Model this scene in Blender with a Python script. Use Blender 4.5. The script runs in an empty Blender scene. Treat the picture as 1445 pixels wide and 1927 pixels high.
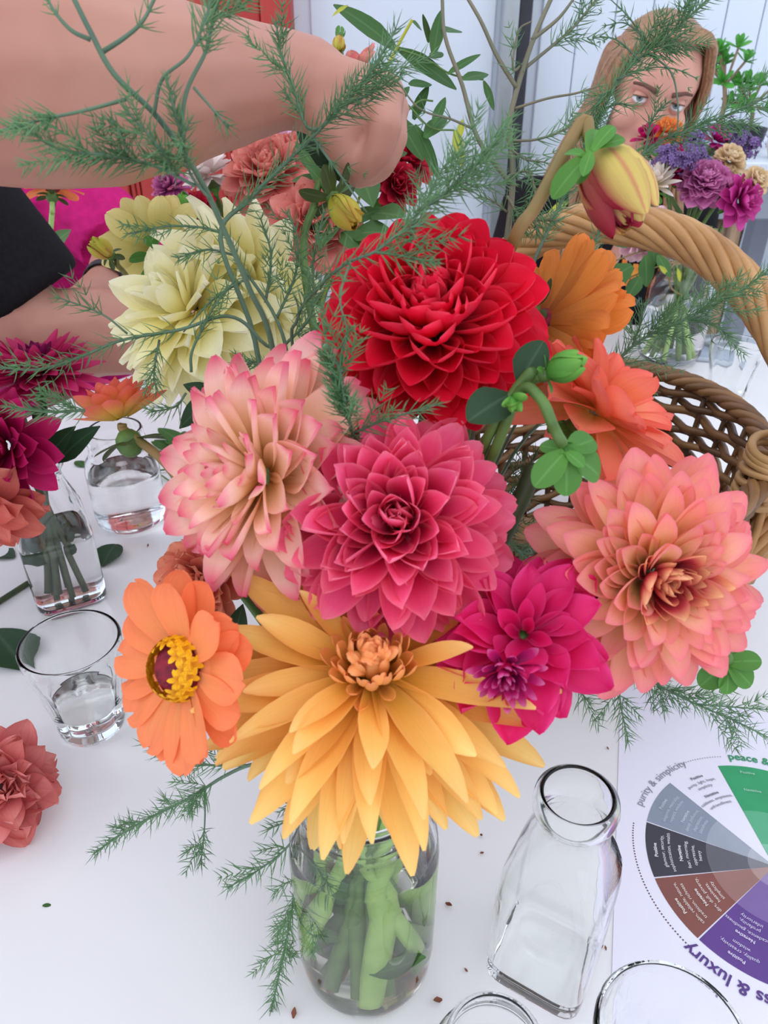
import bpy, bmesh, math, random
from mathutils import Vector, Matrix, Quaternion, noise
random.seed(7)
R = math.radians
sc = bpy.context.scene
COL = sc.collection
# ------------------------------------------------------------------ camera
FPX, W0, H0 = 1450.0, 1445.0, 1927.0
TH = R(32.5)
CAM = Vector((0, 0, 1.25))
FW = Vector((0, math.cos(TH), -math.sin(TH)))
UP = Vector((0, math.sin(TH), math.cos(TH)))
RT = Vector((1, 0, 0))
cd = bpy.data.cameras.new('camera'); cam = bpy.data.objects.new('camera', cd); COL.objects.link(cam)
cam.location = CAM; cam.rotation_euler = (R(90) - TH, 0, 0)
cd.sensor_fit = 'HORIZONTAL'; cd.sensor_width = 36.0; cd.lens = 36.0 * FPX / W0
cd.clip_start = 0.02; cd.clip_end = 60
cd.dof.use_dof = True; cd.dof.focus_distance = 0.52; cd.dof.aperture_fstop = 24.0
sc.camera = cam
sc.cycles.max_bounces = 16; sc.cycles.transmission_bounces = 16; sc.cycles.glossy_bounces = 8; sc.cycles.blur_glossy = 0.0
# ------------------------------------------------------------------ world, lights, exposure
wd = bpy.data.worlds.new('sky'); sc.world = wd; wd.use_nodes = True
wn = wd.node_tree.nodes; wl = wd.node_tree.links
wn['Background'].inputs['Color'].default_value = (0.82, 0.89, 1.0, 1)
wn['Background'].inputs['Strength'].default_value = 1.5
def area(name, loc, target, sx, sy, power, col):
    l = bpy.data.lights.new(name, 'AREA'); l.shape = 'RECTANGLE'; l.size = sx; l.size_y = sy
    l.energy = power; l.color = col
    o = bpy.data.objects.new(name, l); COL.objects.link(o); o.location = loc
    o.rotation_euler = (Vector(target) - Vector(loc)).to_track_quat('-Z', 'Y').to_euler()
    return o
area('window_light', (-2.6, 1.0, 3.0), (0.1, 0.6, 0.9), 2.6, 2.0, 26, (0.93, 0.97, 1.0))
area('rooflight', (0.8, -1.4, 3.4), (0.1, 0.7, 0.9), 2.4, 2.0, 12, (1.0, 0.97, 0.94))
vs = sc.view_settings
vs.view_transform = 'Standard'; vs.look = 'None'; vs.exposure = 0.03; vs.gamma = 1.0; vs.use_curve_mapping = False
# ------------------------------------------------------------------ positions from the photograph
TZ = 0.75                                       # table top height
def ray(px, py):
    return FW + RT * ((px - W0 / 2) / FPX) + UP * ((H0 / 2 - py) / FPX)
def P(px, py, d):                               # point at distance d along the camera axis
    return CAM + ray(px, py) * d
def T(px, py, z=TZ):                            # point on a horizontal plane
    r = ray(px, py); return CAM + r * ((z - CAM.z) / r.z)
def Y(px, py, y):                               # point on a plane y = const
    r = ray(px, py); return CAM + r * (y / r.y)
def CV(r, u, t):                                # direction given as right / up / towards the lens
    return (RT * r + UP * u - FW * t).normalized()
# ------------------------------------------------------------------ materials
def lin(c):
    return tuple(((x / 255) / 12.92 if x / 255 <= 0.04045 else ((x / 255 + 0.055) / 1.055) ** 2.4) for x in c)
def L4(c): return (*lin(c), 1.0)
def newmat(name):
    m = bpy.data.materials.new(name); m.use_nodes = True
    return m, m.node_tree.nodes, m.node_tree.links
def setp(b, **k):
    for n, v in k.items(): b.inputs[n.replace('_', ' ')].default_value = v
def mat(name, col, rough=0.6, var=0.08, scale=40.0, spec=0.4, bump=0.0, metal=0.0, col2=None, sss=0.0, stretch=None):
    m, n, l = newmat(name); b = n['Principled BSDF']
    setp(b, Roughness=rough, Metallic=metal); b.inputs['Specular IOR Level'].default_value = spec
    if sss: b.inputs['Subsurface Weight'].default_value = sss; b.inputs['Subsurface Radius'].default_value = (0.01, 0.004, 0.002)
    tc = n.new('ShaderNodeTexCoord'); nz = n.new('ShaderNodeTexNoise'); nz.inputs['Scale'].default_value = scale
    nz.inputs['Detail'].default_value = 4
    if stretch:
        mp = n.new('ShaderNodeMapping'); mp.inputs['Scale'].default_value = stretch
        l.new(tc.outputs['Object'], mp.inputs['Vector']); l.new(mp.outputs['Vector'], nz.inputs['Vector'])
    else: l.new(tc.outputs['Object'], nz.inputs['Vector'])
    cr = n.new('ShaderNodeValToRGB'); l.new(nz.outputs['Fac'], cr.inputs['Fac'])
    c = lin(col); a = col2 and lin(col2) or tuple(x * (1 - var) for x in c); bb = col2 and c or tuple(min(1, x * (1 + var)) for x in c)
    cr.color_ramp.elements[0].color = (*a, 1); cr.color_ramp.elements[1].color = (*bb, 1)
    cr.color_ramp.elements[0].position = 0.3; cr.color_ramp.elements[1].position = 0.7
    l.new(cr.outputs['Color'], b.inputs['Base Color'])
    if bump:
        bp = n.new('ShaderNodeBump'); bp.inputs['Strength'].default_value = bump; bp.inputs['Distance'].default_value = 0.002
        l.new(nz.outputs['Fac'], bp.inputs['Height']); l.new(bp.outputs['Normal'], b.inputs['Normal'])
    return m
def petal_mat(name, stops, edge=None, ew=0.5, trans=0.28, streak=0.12, rough=0.55, rnd=0.10, mid=None):
    """stops: [(position along the petal, rgb)], edge: pigment of the rim, mid: pigment of the midrib"""
    m, n, l = newmat(name); b = n['Principled BSDF']; out = n['Material Output']
    setp(b, Roughness=rough); b.inputs['Specular IOR Level'].default_value = 0.25
    uv = n.new('ShaderNodeUVMap'); sp = n.new('ShaderNodeSeparateXYZ'); l.new(uv.outputs['UV'], sp.inputs['Vector'])
    cr = n.new('ShaderNodeValToRGB'); r = cr.color_ramp
    while len(r.elements) < len(stops): r.elements.new(0.5)
    for e, (p, c) in zip(r.elements, stops): e.position = p; e.color = L4(c)
    l.new(sp.outputs['Y'], cr.inputs['Fac']); cur = cr.outputs['Color']
    def math_(op, a, bv=None):
        x = n.new('ShaderNodeMath'); x.operation = op
        l.new(a, x.inputs[0])
        if bv is not None: x.inputs[1].default_value = bv
        return x.outputs[0]
    d = math_('MULTIPLY', math_('ABSOLUTE', math_('SUBTRACT', sp.outputs['X'], 0.5)), 2.0)
    def mix(fac, a, colr):
        x = n.new('ShaderNodeMix'); x.data_type = 'RGBA'; l.new(fac, x.inputs['Factor']); l.new(a, x.inputs[6]); x.inputs[7].default_value = L4(colr)
        return x.outputs[2]
    if edge:
        fac = math_('POWER', d, 3.0); fac = math_('MULTIPLY', fac, ew); cur = mix(fac, cur, edge)
    if mid:
        x = n.new('ShaderNodeMapRange'); l.new(d, x.inputs[0]); x.inputs[1].default_value = 0.0; x.inputs[2].default_value = 0.14
        x.inputs[3].default_value = 0.7; x.inputs[4].default_value = 0.0; cur = mix(x.outputs[0], cur, mid)
    # fine long veins and a small difference from petal to petal
    mp = n.new('ShaderNodeMapping'); mp.inputs['Scale'].default_value = (16, 1.6, 1); l.new(uv.outputs['UV'], mp.inputs['Vector'])
    nz = n.new('ShaderNodeTexNoise'); nz.inputs['Scale'].default_value = 1.0; nz.inputs['Detail'].default_value = 3; l.new(mp.outputs['Vector'], nz.inputs['Vector'])
    oi = n.new('ShaderNodeObjectInfo')
    v = n.new('ShaderNodeMath'); v.operation = 'MULTIPLY_ADD'; l.new(nz.outputs['Fac'], v.inputs[0]); v.inputs[1].default_value = streak * 2; v.inputs[2].default_value = 1 - streak
    w = n.new('ShaderNodeMath'); w.operation = 'MULTIPLY_ADD'; l.new(oi.outputs['Random'], w.inputs[0]); w.inputs[1].default_value = rnd * 2; w.inputs[2].default_value = -rnd
    s = n.new('ShaderNodeMath'); s.operation = 'ADD'; l.new(v.outputs[0], s.inputs[0]); l.new(w.outputs[0], s.inputs[1])
    hs = n.new('ShaderNodeHueSaturation'); l.new(cur, hs.inputs['Color']); l.new(s.outputs[0], hs.inputs['Value'])
    l.new(hs.outputs['Color'], b.inputs['Base Color'])
    tr = n.new('ShaderNodeBsdfTranslucent'); l.new(hs.outputs['Color'], tr.inputs['Color'])
    mx = n.new('ShaderNodeMixShader'); mx.inputs[0].default_value = trans
    l.new(b.outputs[0], mx.inputs[1]); l.new(tr.outputs[0], mx.inputs[2]); l.new(mx.outputs[0], out.inputs['Surface'])
    return m
def glass_mat(name, col=(0.95, 0.985, 0.97), ior=1.25, rough=0.0, thin=0.0):
    """thin: share of light that a thin wall lets straight through"""
    m, n, l = newmat(name); b = n['Principled BSDF']
    setp(b, Roughness=rough, IOR=ior); b.inputs['Transmission Weight'].default_value = 1.0
    b.inputs['Base Color'].default_value = (*col, 1)
    if thin:
        tr = n.new('ShaderNodeBsdfTransparent'); tr.inputs['Color'].default_value = (*col, 1); mx = n.new('ShaderNodeMixShader'); mx.inputs[0].default_value = thin
        l.new(b.outputs[0], mx.inputs[1]); l.new(tr.outputs[0], mx.inputs[2]); l.new(mx.outputs[0], n['Material Output'].inputs['Surface'])
    return m
# ------------------------------------------------------------------ scene graph helpers
OFF = {}
def props(o, label=None, cat=None, group=None, kind=None):
    if label: o['label'] = label
    if cat: o['category'] = cat
    if group: o['group'] = group
    if kind: o['kind'] = kind
    return o
def thing(name, label, cat, loc=(0, 0, 0), group=None):
    o = bpy.data.objects.new(name, None); COL.objects.link(o); o.empty_display_size = 0.02
    o.location = loc; OFF[o.name] = Vector(loc)
    return props(o, label, cat, group)
def link(name, me, parent=None, M=None, label=None, cat=None, group=None, kind=None):
    """M is the world matrix of the object; parents carry translations only"""
    o = bpy.data.objects.new(name, me); COL.objects.link(o)
    M = M or Matrix.Identity(4)
    base = Vector((0, 0, 0))
    if parent: o.parent = parent; base = OFF.get(parent.name, Vector((0, 0, 0)))
    o.matrix_basis = Matrix.Translation(-base) @ M
    OFF[o.name] = M.to_translation()
    return props(o, label, cat, group, kind)
class MB:
    def __init__(s): s.v = []; s.f = []; s.uv = []
    def add(s, v, f, uv=None):
        b = len(s.v); s.v += [tuple(x) for x in v]; s.f += [tuple(i + b for i in q) for q in f]
        s.uv += list(uv) if uv else [(0.5, 0.5)] * len(v)
        return s
    def mesh(s, name, m, smooth=True):
        me = bpy.data.meshes.new(name); me.from_pydata(s.v, [], s.f); me.update()
        for p in me.polygons: p.use_smooth = smooth
        ul = me.uv_layers.new(name='UVMap')
        for lp in me.loops: ul.data[lp.index].uv = s.uv[lp.vertex_index]
        if m: me.materials.append(m)
        return me
    def obj(s, name, m, parent=None, smooth=True, **k):
        return link(name, s.mesh(name, m, smooth), parent, **k)
def cr(pts, k=6):
    """Catmull-Rom through points"""
    p = [Vector(x) for x in pts]
    if len(p) < 3:
        return [p[0].lerp(p[1], i / k) for i in range(k + 1)]
    q = [p[0] * 2 - p[1]] + p + [p[-1] * 2 - p[-2]]; out = []
    for i in range(1, len(q) - 2):
        a, b, c, d = q[i - 1], q[i], q[i + 1], q[i + 2]
        for j in range(k):
            t = j / k
            out.append(0.5 * ((2 * b) + (c - a) * t + (2 * a - 5 * b + 4 * c - d) * t * t + (3 * b - a - 3 * c + d) * t ** 3))
    out.append(p[-1]); return out
def frames(pts):
    n = len(pts); tg = []
    for i in range(n):
        t = pts[min(i + 1, n - 1)] - pts[max(i - 1, 0)]
        tg.append(t.normalized() if t.length > 1e-9 else Vector((0, 0, 1)))
    u = tg[0].orthogonal().normalized(); out = []
    for i in range(n):
        u = u - tg[i] * u.dot(tg[i])
        u = u.normalized() if u.length > 1e-9 else tg[i].orthogonal().normalized()
        out.append((tg[i], u, tg[i].cross(u)))
    return out
def tube(mb, pts, r, n=6, closed=False, caps=True, sq=None):
    pts = [Vector(p) for p in pts]; fr = frames(pts); m = len(pts)
    rr = r if callable(r) else (lambda t: r[0] + (r[1] - r[0]) * t) if isinstance(r, (tuple, list)) else (lambda t: r)
    v = []; f = []; uv = []
    for i, p in enumerate(pts):
        t, u, w = fr[i]; ra = rr(i / max(1, m - 1))
        for j in range(n):
            a = 2 * math.pi * j / n
            v.append(p + u * (math.cos(a) * ra) + w * (math.sin(a) * ra)); uv.append((j / n, i / max(1, m - 1)))
    for i in range(m - 1 if not closed else m):
        k = (i + 1) % m
        for j in range(n):
            f.append((i * n + j, i * n + (j + 1) % n, k * n + (j + 1) % n, k * n + j))
    if caps and not closed:
        f.append(tuple(reversed(range(n)))); f.append(tuple(range((m - 1) * n, m * n)))
    mb.add(v, f, uv); return mb
def closed_ring(mb, pts, r, n=6):
    """closed tube with frames taken from the vertical"""
    m = len(pts); v = []; f = []; uv = []
    for i in range(m):
        t = (pts[(i + 1) % m] - pts[i - 1]).normalized(); u = Vector((0, 0, 1)); u = (u - t * u.dot(t)).normalized(); w = t.cross(u)
        for j in range(n):
            a = 2 * math.pi * j / n
            v.append(pts[i] + u * (math.cos(a) * r) + w * (math.sin(a) * r)); uv.append((j / n, i / m * 8))
    for i in range(m):
        k = (i + 1) % m
        for j in range(n): f.append((i * n + j, i * n + (j + 1) % n, k * n + (j + 1) % n, k * n + j))
    mb.add(v, f, uv); return mb
def loft(mb, rings, cap0=True, cap1=True):
    n = len(rings[0]); v = []; f = []; uv = []
    for i, r in enumerate(rings):
        for j, p in enumerate(r): v.append(p); uv.append((j / n, i / max(1, len(rings) - 1)))
    for i in range(len(rings) - 1):
        for j in range(n): f.append((i * n + j, i * n + (j + 1) % n, (i + 1) * n + (j + 1) % n, (i + 1) * n + j))
    if cap0: f.append(tuple(reversed(range(n))))
    if cap1: f.append(tuple(range((len(rings) - 1) * n, len(rings) * n)))
    mb.add(v, f, uv); return mb
def sring(c, r, z, n=48, e=2.0, rot=0.0):
    """super-ellipse ring, e = 2 round, larger = squarer"""
    out = []
    for j in range(n):
        a = 2 * math.pi * j / n; ca, sa = math.cos(a), math.sin(a)
        k = (abs(ca) ** e + abs(sa) ** e) ** (-1.0 / e)
        x, y = r * k * ca, r * k * sa
        out.append(Vector((c[0] + x * math.cos(rot) - y * math.sin(rot), c[1] + x * math.sin(rot) + y * math.cos(rot), z)))
    return out
def box(mb, lo, hi, bev=0.0):
    x0, y0, z0 = lo; x1, y1, z1 = hi
    if bev <= 0:
        v = [(x0, y0, z0), (x1, y0, z0), (x1, y1, z0), (x0, y1, z0), (x0, y0, z1), (x1, y0, z1), (x1, y1, z1), (x0, y1, z1)]
        mb.add(v, [(3, 2, 1, 0), (4, 5, 6, 7), (0, 1, 5, 4), (1, 2, 6, 5), (2, 3, 7, 6), (3, 0, 4, 7)])
    else:
        bm = bmesh.new(); bmesh.ops.create_cube(bm, size=1.0)
        for q in bm.verts: q.co = Vector(((x0 + x1) / 2 + q.co.x * (x1 - x0), (y0 + y1) / 2 + q.co.y * (y1 - y0), (z0 + z1) / 2 + q.co.z * (z1 - z0)))
        bmesh.ops.bevel(bm, geom=bm.edges[:], offset=bev, segments=2, affect='EDGES', profile=0.5)
        bm.verts.index_update()
        mb.add([q.co[:] for q in bm.verts], [[q.index for q in fc.verts] for fc in bm.faces]); bm.free()
    return mb
def basis(o, y, z):
    """matrix with +Y along y and +Z close to z"""
    y = y.normalized(); x = y.cross(z)
    if x.length < 1e-6: x = y.orthogonal()
    x.normalize(); z = x.cross(y)
    return Matrix(((x.x, y.x, z.x, o.x), (x.y, y.y, z.y, o.y), (x.z, y.z, z.z, o.z), (0, 0, 0, 1)))
# ================================================================== PLANT PIECES
def petal_geo(W=0.3, wpos=0.6, base=0.3, e=2.0, k=0.5, cup0=0.8, cup1=0.8, bend=0.2, bk=1.0, ruf=0.0, notch=0.0, seed=0, nu=7, nv=9, roll=0.0):
    """unit-length petal: +Y outwards, +Z its inner face, +X across"""
    rnd = random.Random(seed); ph = rnd.uniform(0, 6.28)
    v = []; uv = []; f = []; y = z = 0.0; ang = 0.0; prev = 0.0
    for i in range(nv):
        t = 1 - (1 - i / (nv - 1)) ** 1.55
        if t < wpos: s = t / wpos; w = W * (base + (1 - base) * math.sin(s * math.pi / 2) ** 1.2)
        else:
            s = (t - wpos) / (1 - wpos); w = W * max(0.03, 1 - s ** e) ** k
        ang = bend * t ** bk
        dt = t - prev; y += math.cos(ang) * dt; z += math.sin(ang) * dt; prev = t
        cu = cup0 + (cup1 - cup0) * t + roll * max(0, t - 0.6)
        for j in range(nu):
            s = -1 + 2 * j / (nu - 1); a = s * cu
            if abs(cu) > 1e-3: X = w * math.sin(a) / cu; Z = w * (1 - math.cos(a)) / cu
            else: X = w * s; Z = 0
            Z += ruf * W * math.sin(ph + s * 3.0 + t * 4.0) * t
            yy = y - (notch * (1 - abs(s)) * max(0, t - 0.8) * 5 if notch else 0) 
            v.append((X, yy - Z * math.sin(ang), z + Z * math.cos(ang))); uv.append((j / (nu - 1), t))
    for i in range(nv - 1):
        for j in range(nu - 1):
            q = i * nu + j; f.append((q, q + 1, q + nu + 1, q + nu))
    return v, f, uv
def petal_set(name, m, n=3, **k):
    out = []
    for i in range(n):
        kk = dict(k); kk['bend'] = k.get('bend', 0.2) + (i - (n - 1) / 2) * 0.14
        kk['W'] = k.get('W', 0.3) * (1 + (i - (n - 1) / 2) * 0.07); kk['seed'] = i + 1
        mb = MB(); mb.add(*petal_geo(**kk)); out.append(mb.mesh(name, m))
    return out
M_STEM = mat('stem_green', (96, 128, 62), 0.5, 0.2, 60, col2=(70, 96, 44))
M_STEMR = mat('stem_brown', (140, 108, 64), 0.5, 0.2, 60, col2=(110, 104, 52))
M_STEMD = mat('stem_dark', (70, 84, 50), 0.5, 0.2, 60, col2=(50, 62, 38))
M_STEMW = mat('stem_pale', (158, 188, 108), 0.5, 0.15, 60, col2=(130, 164, 84))
def leaf_mat(name, c, c2, mid=None, rough=0.5): return petal_mat(name, [(0.0, c2), (0.5, c), (1.0, c)], trans=0.22, streak=0.10, rough=rough, mid=mid or tuple(min(255, x + 26) for x in c))
M_LEAF = leaf_mat('leaf_green', (74, 110, 58), (70, 108, 52))
M_LEAFD = leaf_mat('leaf_dark', (44, 72, 46), (42, 66, 40))
M_SEPAL = leaf_mat('sepal_green', (84, 136, 60), (92, 146, 58))
M_SEPALD = leaf_mat('sepal_dark', (70, 84, 46), (84, 100, 50))
M_EUC = leaf_mat('leaf_long_green', (60, 98, 48), (66, 104, 50))
M_YLEAF = leaf_mat('leaf_yellow', (176, 176, 60), (150, 164, 62))
M_FERN = mat('fern_needle', (104, 144, 96), 0.55, 0.2, 30, col2=(72, 112, 72))
M_FSTEM = mat('fern_stem', (92, 118, 92), 0.55, 0.2, 40, col2=(78, 100, 82))
M_FSTEMB = mat('fern_stem_brown', (120, 112, 92), 0.55, 0.2, 40, col2=(96, 100, 80))
LEAF = petal_set('leaf', M_LEAF, 3, W=0.22, wpos=0.42, base=0.12, e=1.4, k=0.9, cup0=0.5, cup1=0.3, bend=-0.3)
LEAFD = petal_set('leaf', M_LEAFD, 3, W=0.24, wpos=0.4, base=0.12, e=1.5, k=0.9, cup0=0.4, cup1=0.3, bend=-0.4)
LEAFR = petal_set('leaf', M_LEAFD, 2, W=0.36, wpos=0.45, base=0.15, e=2, k=0.6, cup0=0.3, cup1=0.4, bend=-0.3)
SEP = petal_set('sepal', M_SEPAL, 3, W=0.26, wpos=0.55, base=0.35, e=2, k=0.6, cup0=0.7, cup1=0.5, bend=-0.5)
SEPD = petal_set('sepal', M_SEPALD, 3, W=0.26, wpos=0.55, base=0.35, e=2, k=0.6, cup0=0.5, cup1=0.4, bend=-0.3)
EUC = petal_set('leaf', M_EUC, 3, W=0.13, wpos=0.4, base=0.25, e=1.8, k=0.7, cup0=0.25, cup1=0.2, bend=-0.25, nv=9)
YLF = petal_set('leaf', M_YLEAF, 2, W=0.10, wpos=0.4, base=0.2, e=1.4, k=0.9, cup0=0.5, cup1=0.4, bend=-0.3)

def put(mesh, name, parent, o, y, z, sx, sy, sz=None):
    M = basis(o, y, z) @ Matrix.Diagonal((sx, sy, sz or sy, 1)); return link(name, mesh, parent, M)
def rings(parent, C, face, N, sets, phi0, phi1, L0, L1, rec, pe=1.0, le=1.0, jit=0.05, wj=0.1, a0=0.0, wide=1.0, widein=None, i0=0, squash=1.0, name='petal', rnd=None):
    """golden-angle whorls of petals on a dome of radius rec"""
    rnd = rnd or random
    zax = face.normalized(); xax = zax.orthogonal().normalized(); yax = zax.cross(xax)
    for i in range(N):
        t = (i + 0.5) / N
        az = a0 + (i + i0) * 2.399963 + rnd.gauss(0, jit)
        phi = R(phi0 + (phi1 - phi0) * t ** pe) + rnd.gauss(0, jit)
        u = xax * math.cos(az) + yax * math.sin(az)
        d = u * math.sin(phi) + zax * math.cos(phi) * squash
        n = -u * math.cos(phi) + zax * math.sin(phi)
        L = (L0 + (L1 - L0) * t ** le) * rnd.uniform(1 - wj, 1 + wj)
        o = C + (u * math.sin(phi) + zax * math.cos(phi)) * rec
        n = Quaternion(d, rnd.gauss(0, jit * 1.5)) @ n
        st = sets[min(len(sets) - 1, int(t * len(sets)))] if isinstance(sets[0], list) else sets
        w = wide if widein is None else widein + (wide - widein) * t
        put(rnd.choice(st), name, parent, o, d, n, L * w, L)
def dome(mb, C, face, r, h=1.0, n=12, m=6):
    z = face.normalized(); x = z.orthogonal().normalized(); y = z.cross(x); rg = []
    for i in range(m + 1):
        a = math.pi * i / m * 0.999 + 0.0005
        rg.append([C + z * (math.cos(a) * r * h) + (x * math.cos(2 * math.pi * j / n) + y * math.sin(2 * math.pi * j / n)) * (math.sin(a) * r) for j in range(n)])
    return loft(mb, [list(reversed(q)) for q in rg])
def stem_path(C, face, via, back=0.03):
    a = C - face.normalized() * back
    return [C.lerp(a, 0.3), a] + [Vector(v) for v in via]
def add_stem(parent, pts, r=0.0035, m=None, name='stem', k=6, n=8):
    mb = MB(); tube(mb, cr(pts, k), r, n); return mb.obj(name, m or M_STEM, parent)
def calyx(parent, C, face, r, n=6, sets=None, reach=1.0, tilt=100, m=None):
    """green back of the head with its sepals"""
    mb = MB(); dome(mb, C - face * r * 0.6, face, r * 0.7, 1.1); cx = mb.obj('calyx', m or M_STEM, parent)
    zax = face.normalized(); xax = zax.orthogonal().normalized(); yax = zax.cross(xax)
    for i in range(n):
        az = 2 * math.pi * i / n; u = xax * math.cos(az) + yax * math.sin(az); ph = R(tilt)
        d = u * math.sin(ph) + zax * math.cos(ph)
        put(random.choice(sets or SEP), 'sepal', cx, C - face * r * 0.5 + u * r * 0.4, d, zax, r * 1.6 * reach, r * 1.6 * reach)
def leaf_at(parent, a, b, up=None, sets=None, w=1.0, name='leaf'):
    a, b = Vector(a), Vector(b); d = b - a
    up = up or Vector((0, 0, 1)) * 0.6 - FW
    return put(random.choice(sets or LEAF), name, parent, a, d, up, d.length * w, d.length)
# ------------------------------------------------------------------ asparagus fern
def needles(mb, pts, f0, f1, ln, dens, rnd, whorl=5, spread=48, taper=0.5, r=0.00027):
    fr = frames(pts); seg = [(pts[i + 1] - pts[i]).length for i in range(len(pts) - 1)]; tot = sum(seg)
    n = max(2, int(tot * (f1 - f0) * dens))
    for q in range(n):
        t = f0 + (f1 - f0) * (q + rnd.uniform(-0.25, 0.25)) / max(1, n - 1); t = min(0.999, max(0, t)); s = t * tot; i = 0
        while i < len(seg) - 1 and s > seg[i]: s -= seg[i]; i += 1
        p = pts[i].lerp(pts[i + 1], min(1, s / max(1e-9, seg[i]))); tg, u, w = fr[i]
        a0 = rnd.uniform(0, 6.28); L = ln * (1 - taper * ((t - f0) / max(1e-6, f1 - f0)) ** 3)
        for k in range(whorl):
            a = a0 + k * 6.283 / whorl + rnd.uniform(-0.5, 0.5); sp = R(spread + rnd.uniform(-22, 20))
            d = (tg * math.cos(sp) + (u * math.cos(a) + w * math.sin(a)) * math.sin(sp)); l = L * rnd.uniform(0.55, 1.15)
            e = d.orthogonal().normalized(); g = d.cross(e)
            mid = p + d * l * 0.55 + tg * l * 0.05; tip = p + d * l + tg * l * 0.16
            b0 = len(mb.v)
            mb.v += [tuple(p + e * r), tuple(p - e * r * 0.5 + g * r * 0.87), tuple(p - e * r * 0.5 - g * r * 0.87),
                     tuple(mid + e * r), tuple(mid - e * r * 0.5 + g * r * 0.87), tuple(mid - e * r * 0.5 - g * r * 0.87), tuple(tip)]
            mb.uv += [(0.5, 0.5)] * 7
            for x in range(3):
                y = (x + 1) % 3; mb.f += [(b0 + x, b0 + y, b0 + 3 + y, b0 + 3 + x), (b0 + 3 + x, b0 + 3 + y, b0 + 6)]
def fern(label, branches, group=None, seed=1, mstem=None, root=None, name='asparagus_fern', r=0.00027, cat='fern', kl=1.22, kd=1.3):
    """branches: (pixel polyline with depth, r0, r1, [needle span, length, density]); the first one is the stem"""
    rnd = random.Random(seed)
    def pt(q): return Vector(q) if isinstance(q, Vector) else P(*q)
    base = root or pt(branches[0][0][0])
    t = thing(name, label, cat, base, group); nm = MB()
    for i, br in enumerate(branches):
        pts = [pt(q) for q in br[0]]
        if i == 0 and root is not None: pts = [root] + pts
        pc = cr(pts, 6); r0, r1 = br[1], br[2]
        mb = MB(); tube(mb, pc, (r0, r1), 5); mb.obj('stem' if i == 0 else 'branch', mstem or M_FSTEM, t)
        for (f0, f1, ln, dens) in br[3:]:
            ln *= kl; dens *= kd
            needles(nm, pc, f0, f1, ln, dens, rnd, r=r)
            # short side shoots give the plume its width
            fr = frames(pc); ns = int((f1 - f0) * sum((pc[k + 1] - pc[k]).length for k in range(len(pc) - 1)) * 70)
            for s in range(ns):
                k = min(len(pc) - 2, int((f0 + (f1 - f0) * rnd.random() * 0.8) * (len(pc) - 1))); tg, u, w = fr[k]; a = rnd.uniform(0, 6.28)
                d = (tg * 0.75 + (u * math.cos(a) + w * math.sin(a)) * 0.65).normalized(); l = ln * rnd.uniform(0.9, 1.7)
                sp = [pc[k], pc[k] + d * l * 0.5, pc[k] + d * l + tg * l * 0.2]
                needles(nm, sp, 0.1, 1.0, ln * 0.8, dens * 1.1, rnd, whorl=4, r=r)
    if nm.v: nm.obj('needles', M_FERN, t, kind='stuff')
    return t
# ------------------------------------------------------------------ buds
def bud(label, C, face, r, m_set, via, stem_m=None, sep=SEP, nsep=7, septilt=120, seplen=1.0, name='dahlia_bud', cat='bud', stem_r=0.0025, n=16, group=None, elong=1.0, back=0.02):
    t = thing(name, label, cat, Vector(via[-1]) if via else C, group)
    face = face.normalized()
    mb = MB(); dome(mb, C, face, r * 0.62, elong * 1.05); mb.obj('core', m_set[0].materials[0], t)
    half = len(m_set) // 2; rn = random.Random(len(label))
    rings(t, C - face * r * 0.95 * elong, face, n // 2, m_set[:half] or m_set, 40, 54, r * 2.1 * elong, r * 2.25 * elong, r * 0.12, jit=0.05, rnd=rn)
    rings(t, C - face * r * 0.95 * elong, face, n, m_set[half:], 56, 66, r * 2.0 * elong, r * 2.3 * elong, r * 0.14, jit=0.05, a0=1.0, rnd=rn)
    if nsep: calyx(t, C - face * r * 0.6 * elong, face, r * 0.55, nsep, sep, 1.15 * seplen, septilt)
    if via: add_stem(t, stem_path(C - face * r * 0.9 * elong, face, via, back), stem_r, stem_m)
    return t
# ================================================================== THE SETTING
M_WALL = mat('wall_white', (214, 221, 232), 0.55, 0.02, 6)
M_FLOOR = mat('floor_grey', (176, 178, 180), 0.6, 0.06, 3)
M_RED = mat('door_red', (182, 60, 54), 0.5, 0.06, 8, col2=(168, 50, 48))
M_STEEL = mat('steel', (168, 174, 178), 0.35, 0.05, 30, metal=0.6)
M_DARK = mat('dark_gasket', (52, 52, 60), 0.6, 0.1, 30)
M_TABLE = mat('table_white', (226, 223, 225), 0.32, 0.012, 5, spec=0.4)
M_GREY = mat('grey_paint', (150, 154, 166), 0.6, 0.05, 10)
def structure(o): o['kind'] = 'structure'; return o
YW = 2.5
structure(box(MB(), (-4, -3, -0.05), (4, YW + 0.1, 0)).obj('floor', M_FLOOR, smooth=False))
wall = structure(box(MB(), (-4, YW, 0), (4, YW + 0.08, 2.9)).obj('wall_back', M_WALL, smooth=False))
x = 0.43
bme = box(MB(), (0, -0.012, 0), (0.098, 0, 2.9), 0.004).mesh('board', M_WALL, False)
while x < 3.9:
    link('board', bme, wall, Matrix.Translation((x, YW, 0))); x += 0.1
for i, (a, b) in enumerate(((-0.2, 0.31), (-3.9, -3.2), (-3.2, -2.3), (-2.3, -1.42))):
    box(MB(), (a, YW - 0.008, 0), (b - 0.006, YW, 2.9), 0.003).obj('sheet', M_WALL, wall, False)
# steel post at the joint of the wall
post = structure(thing('trim_1', 'grey steel post with a dark gasket standing against the white wall', 'post', (0.34, YW - 0.06, 0))); del post['category']
box(MB(), (0.315, YW - 0.08, 0), (0.358, YW - 0.016, 2.9), 0.006).obj('post', M_STEEL, post, False)
box(MB(), (0.359, YW - 0.06, 0), (0.395, YW - 0.016, 2.9), 0.004).obj('gasket', M_DARK, post, False)
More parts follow.
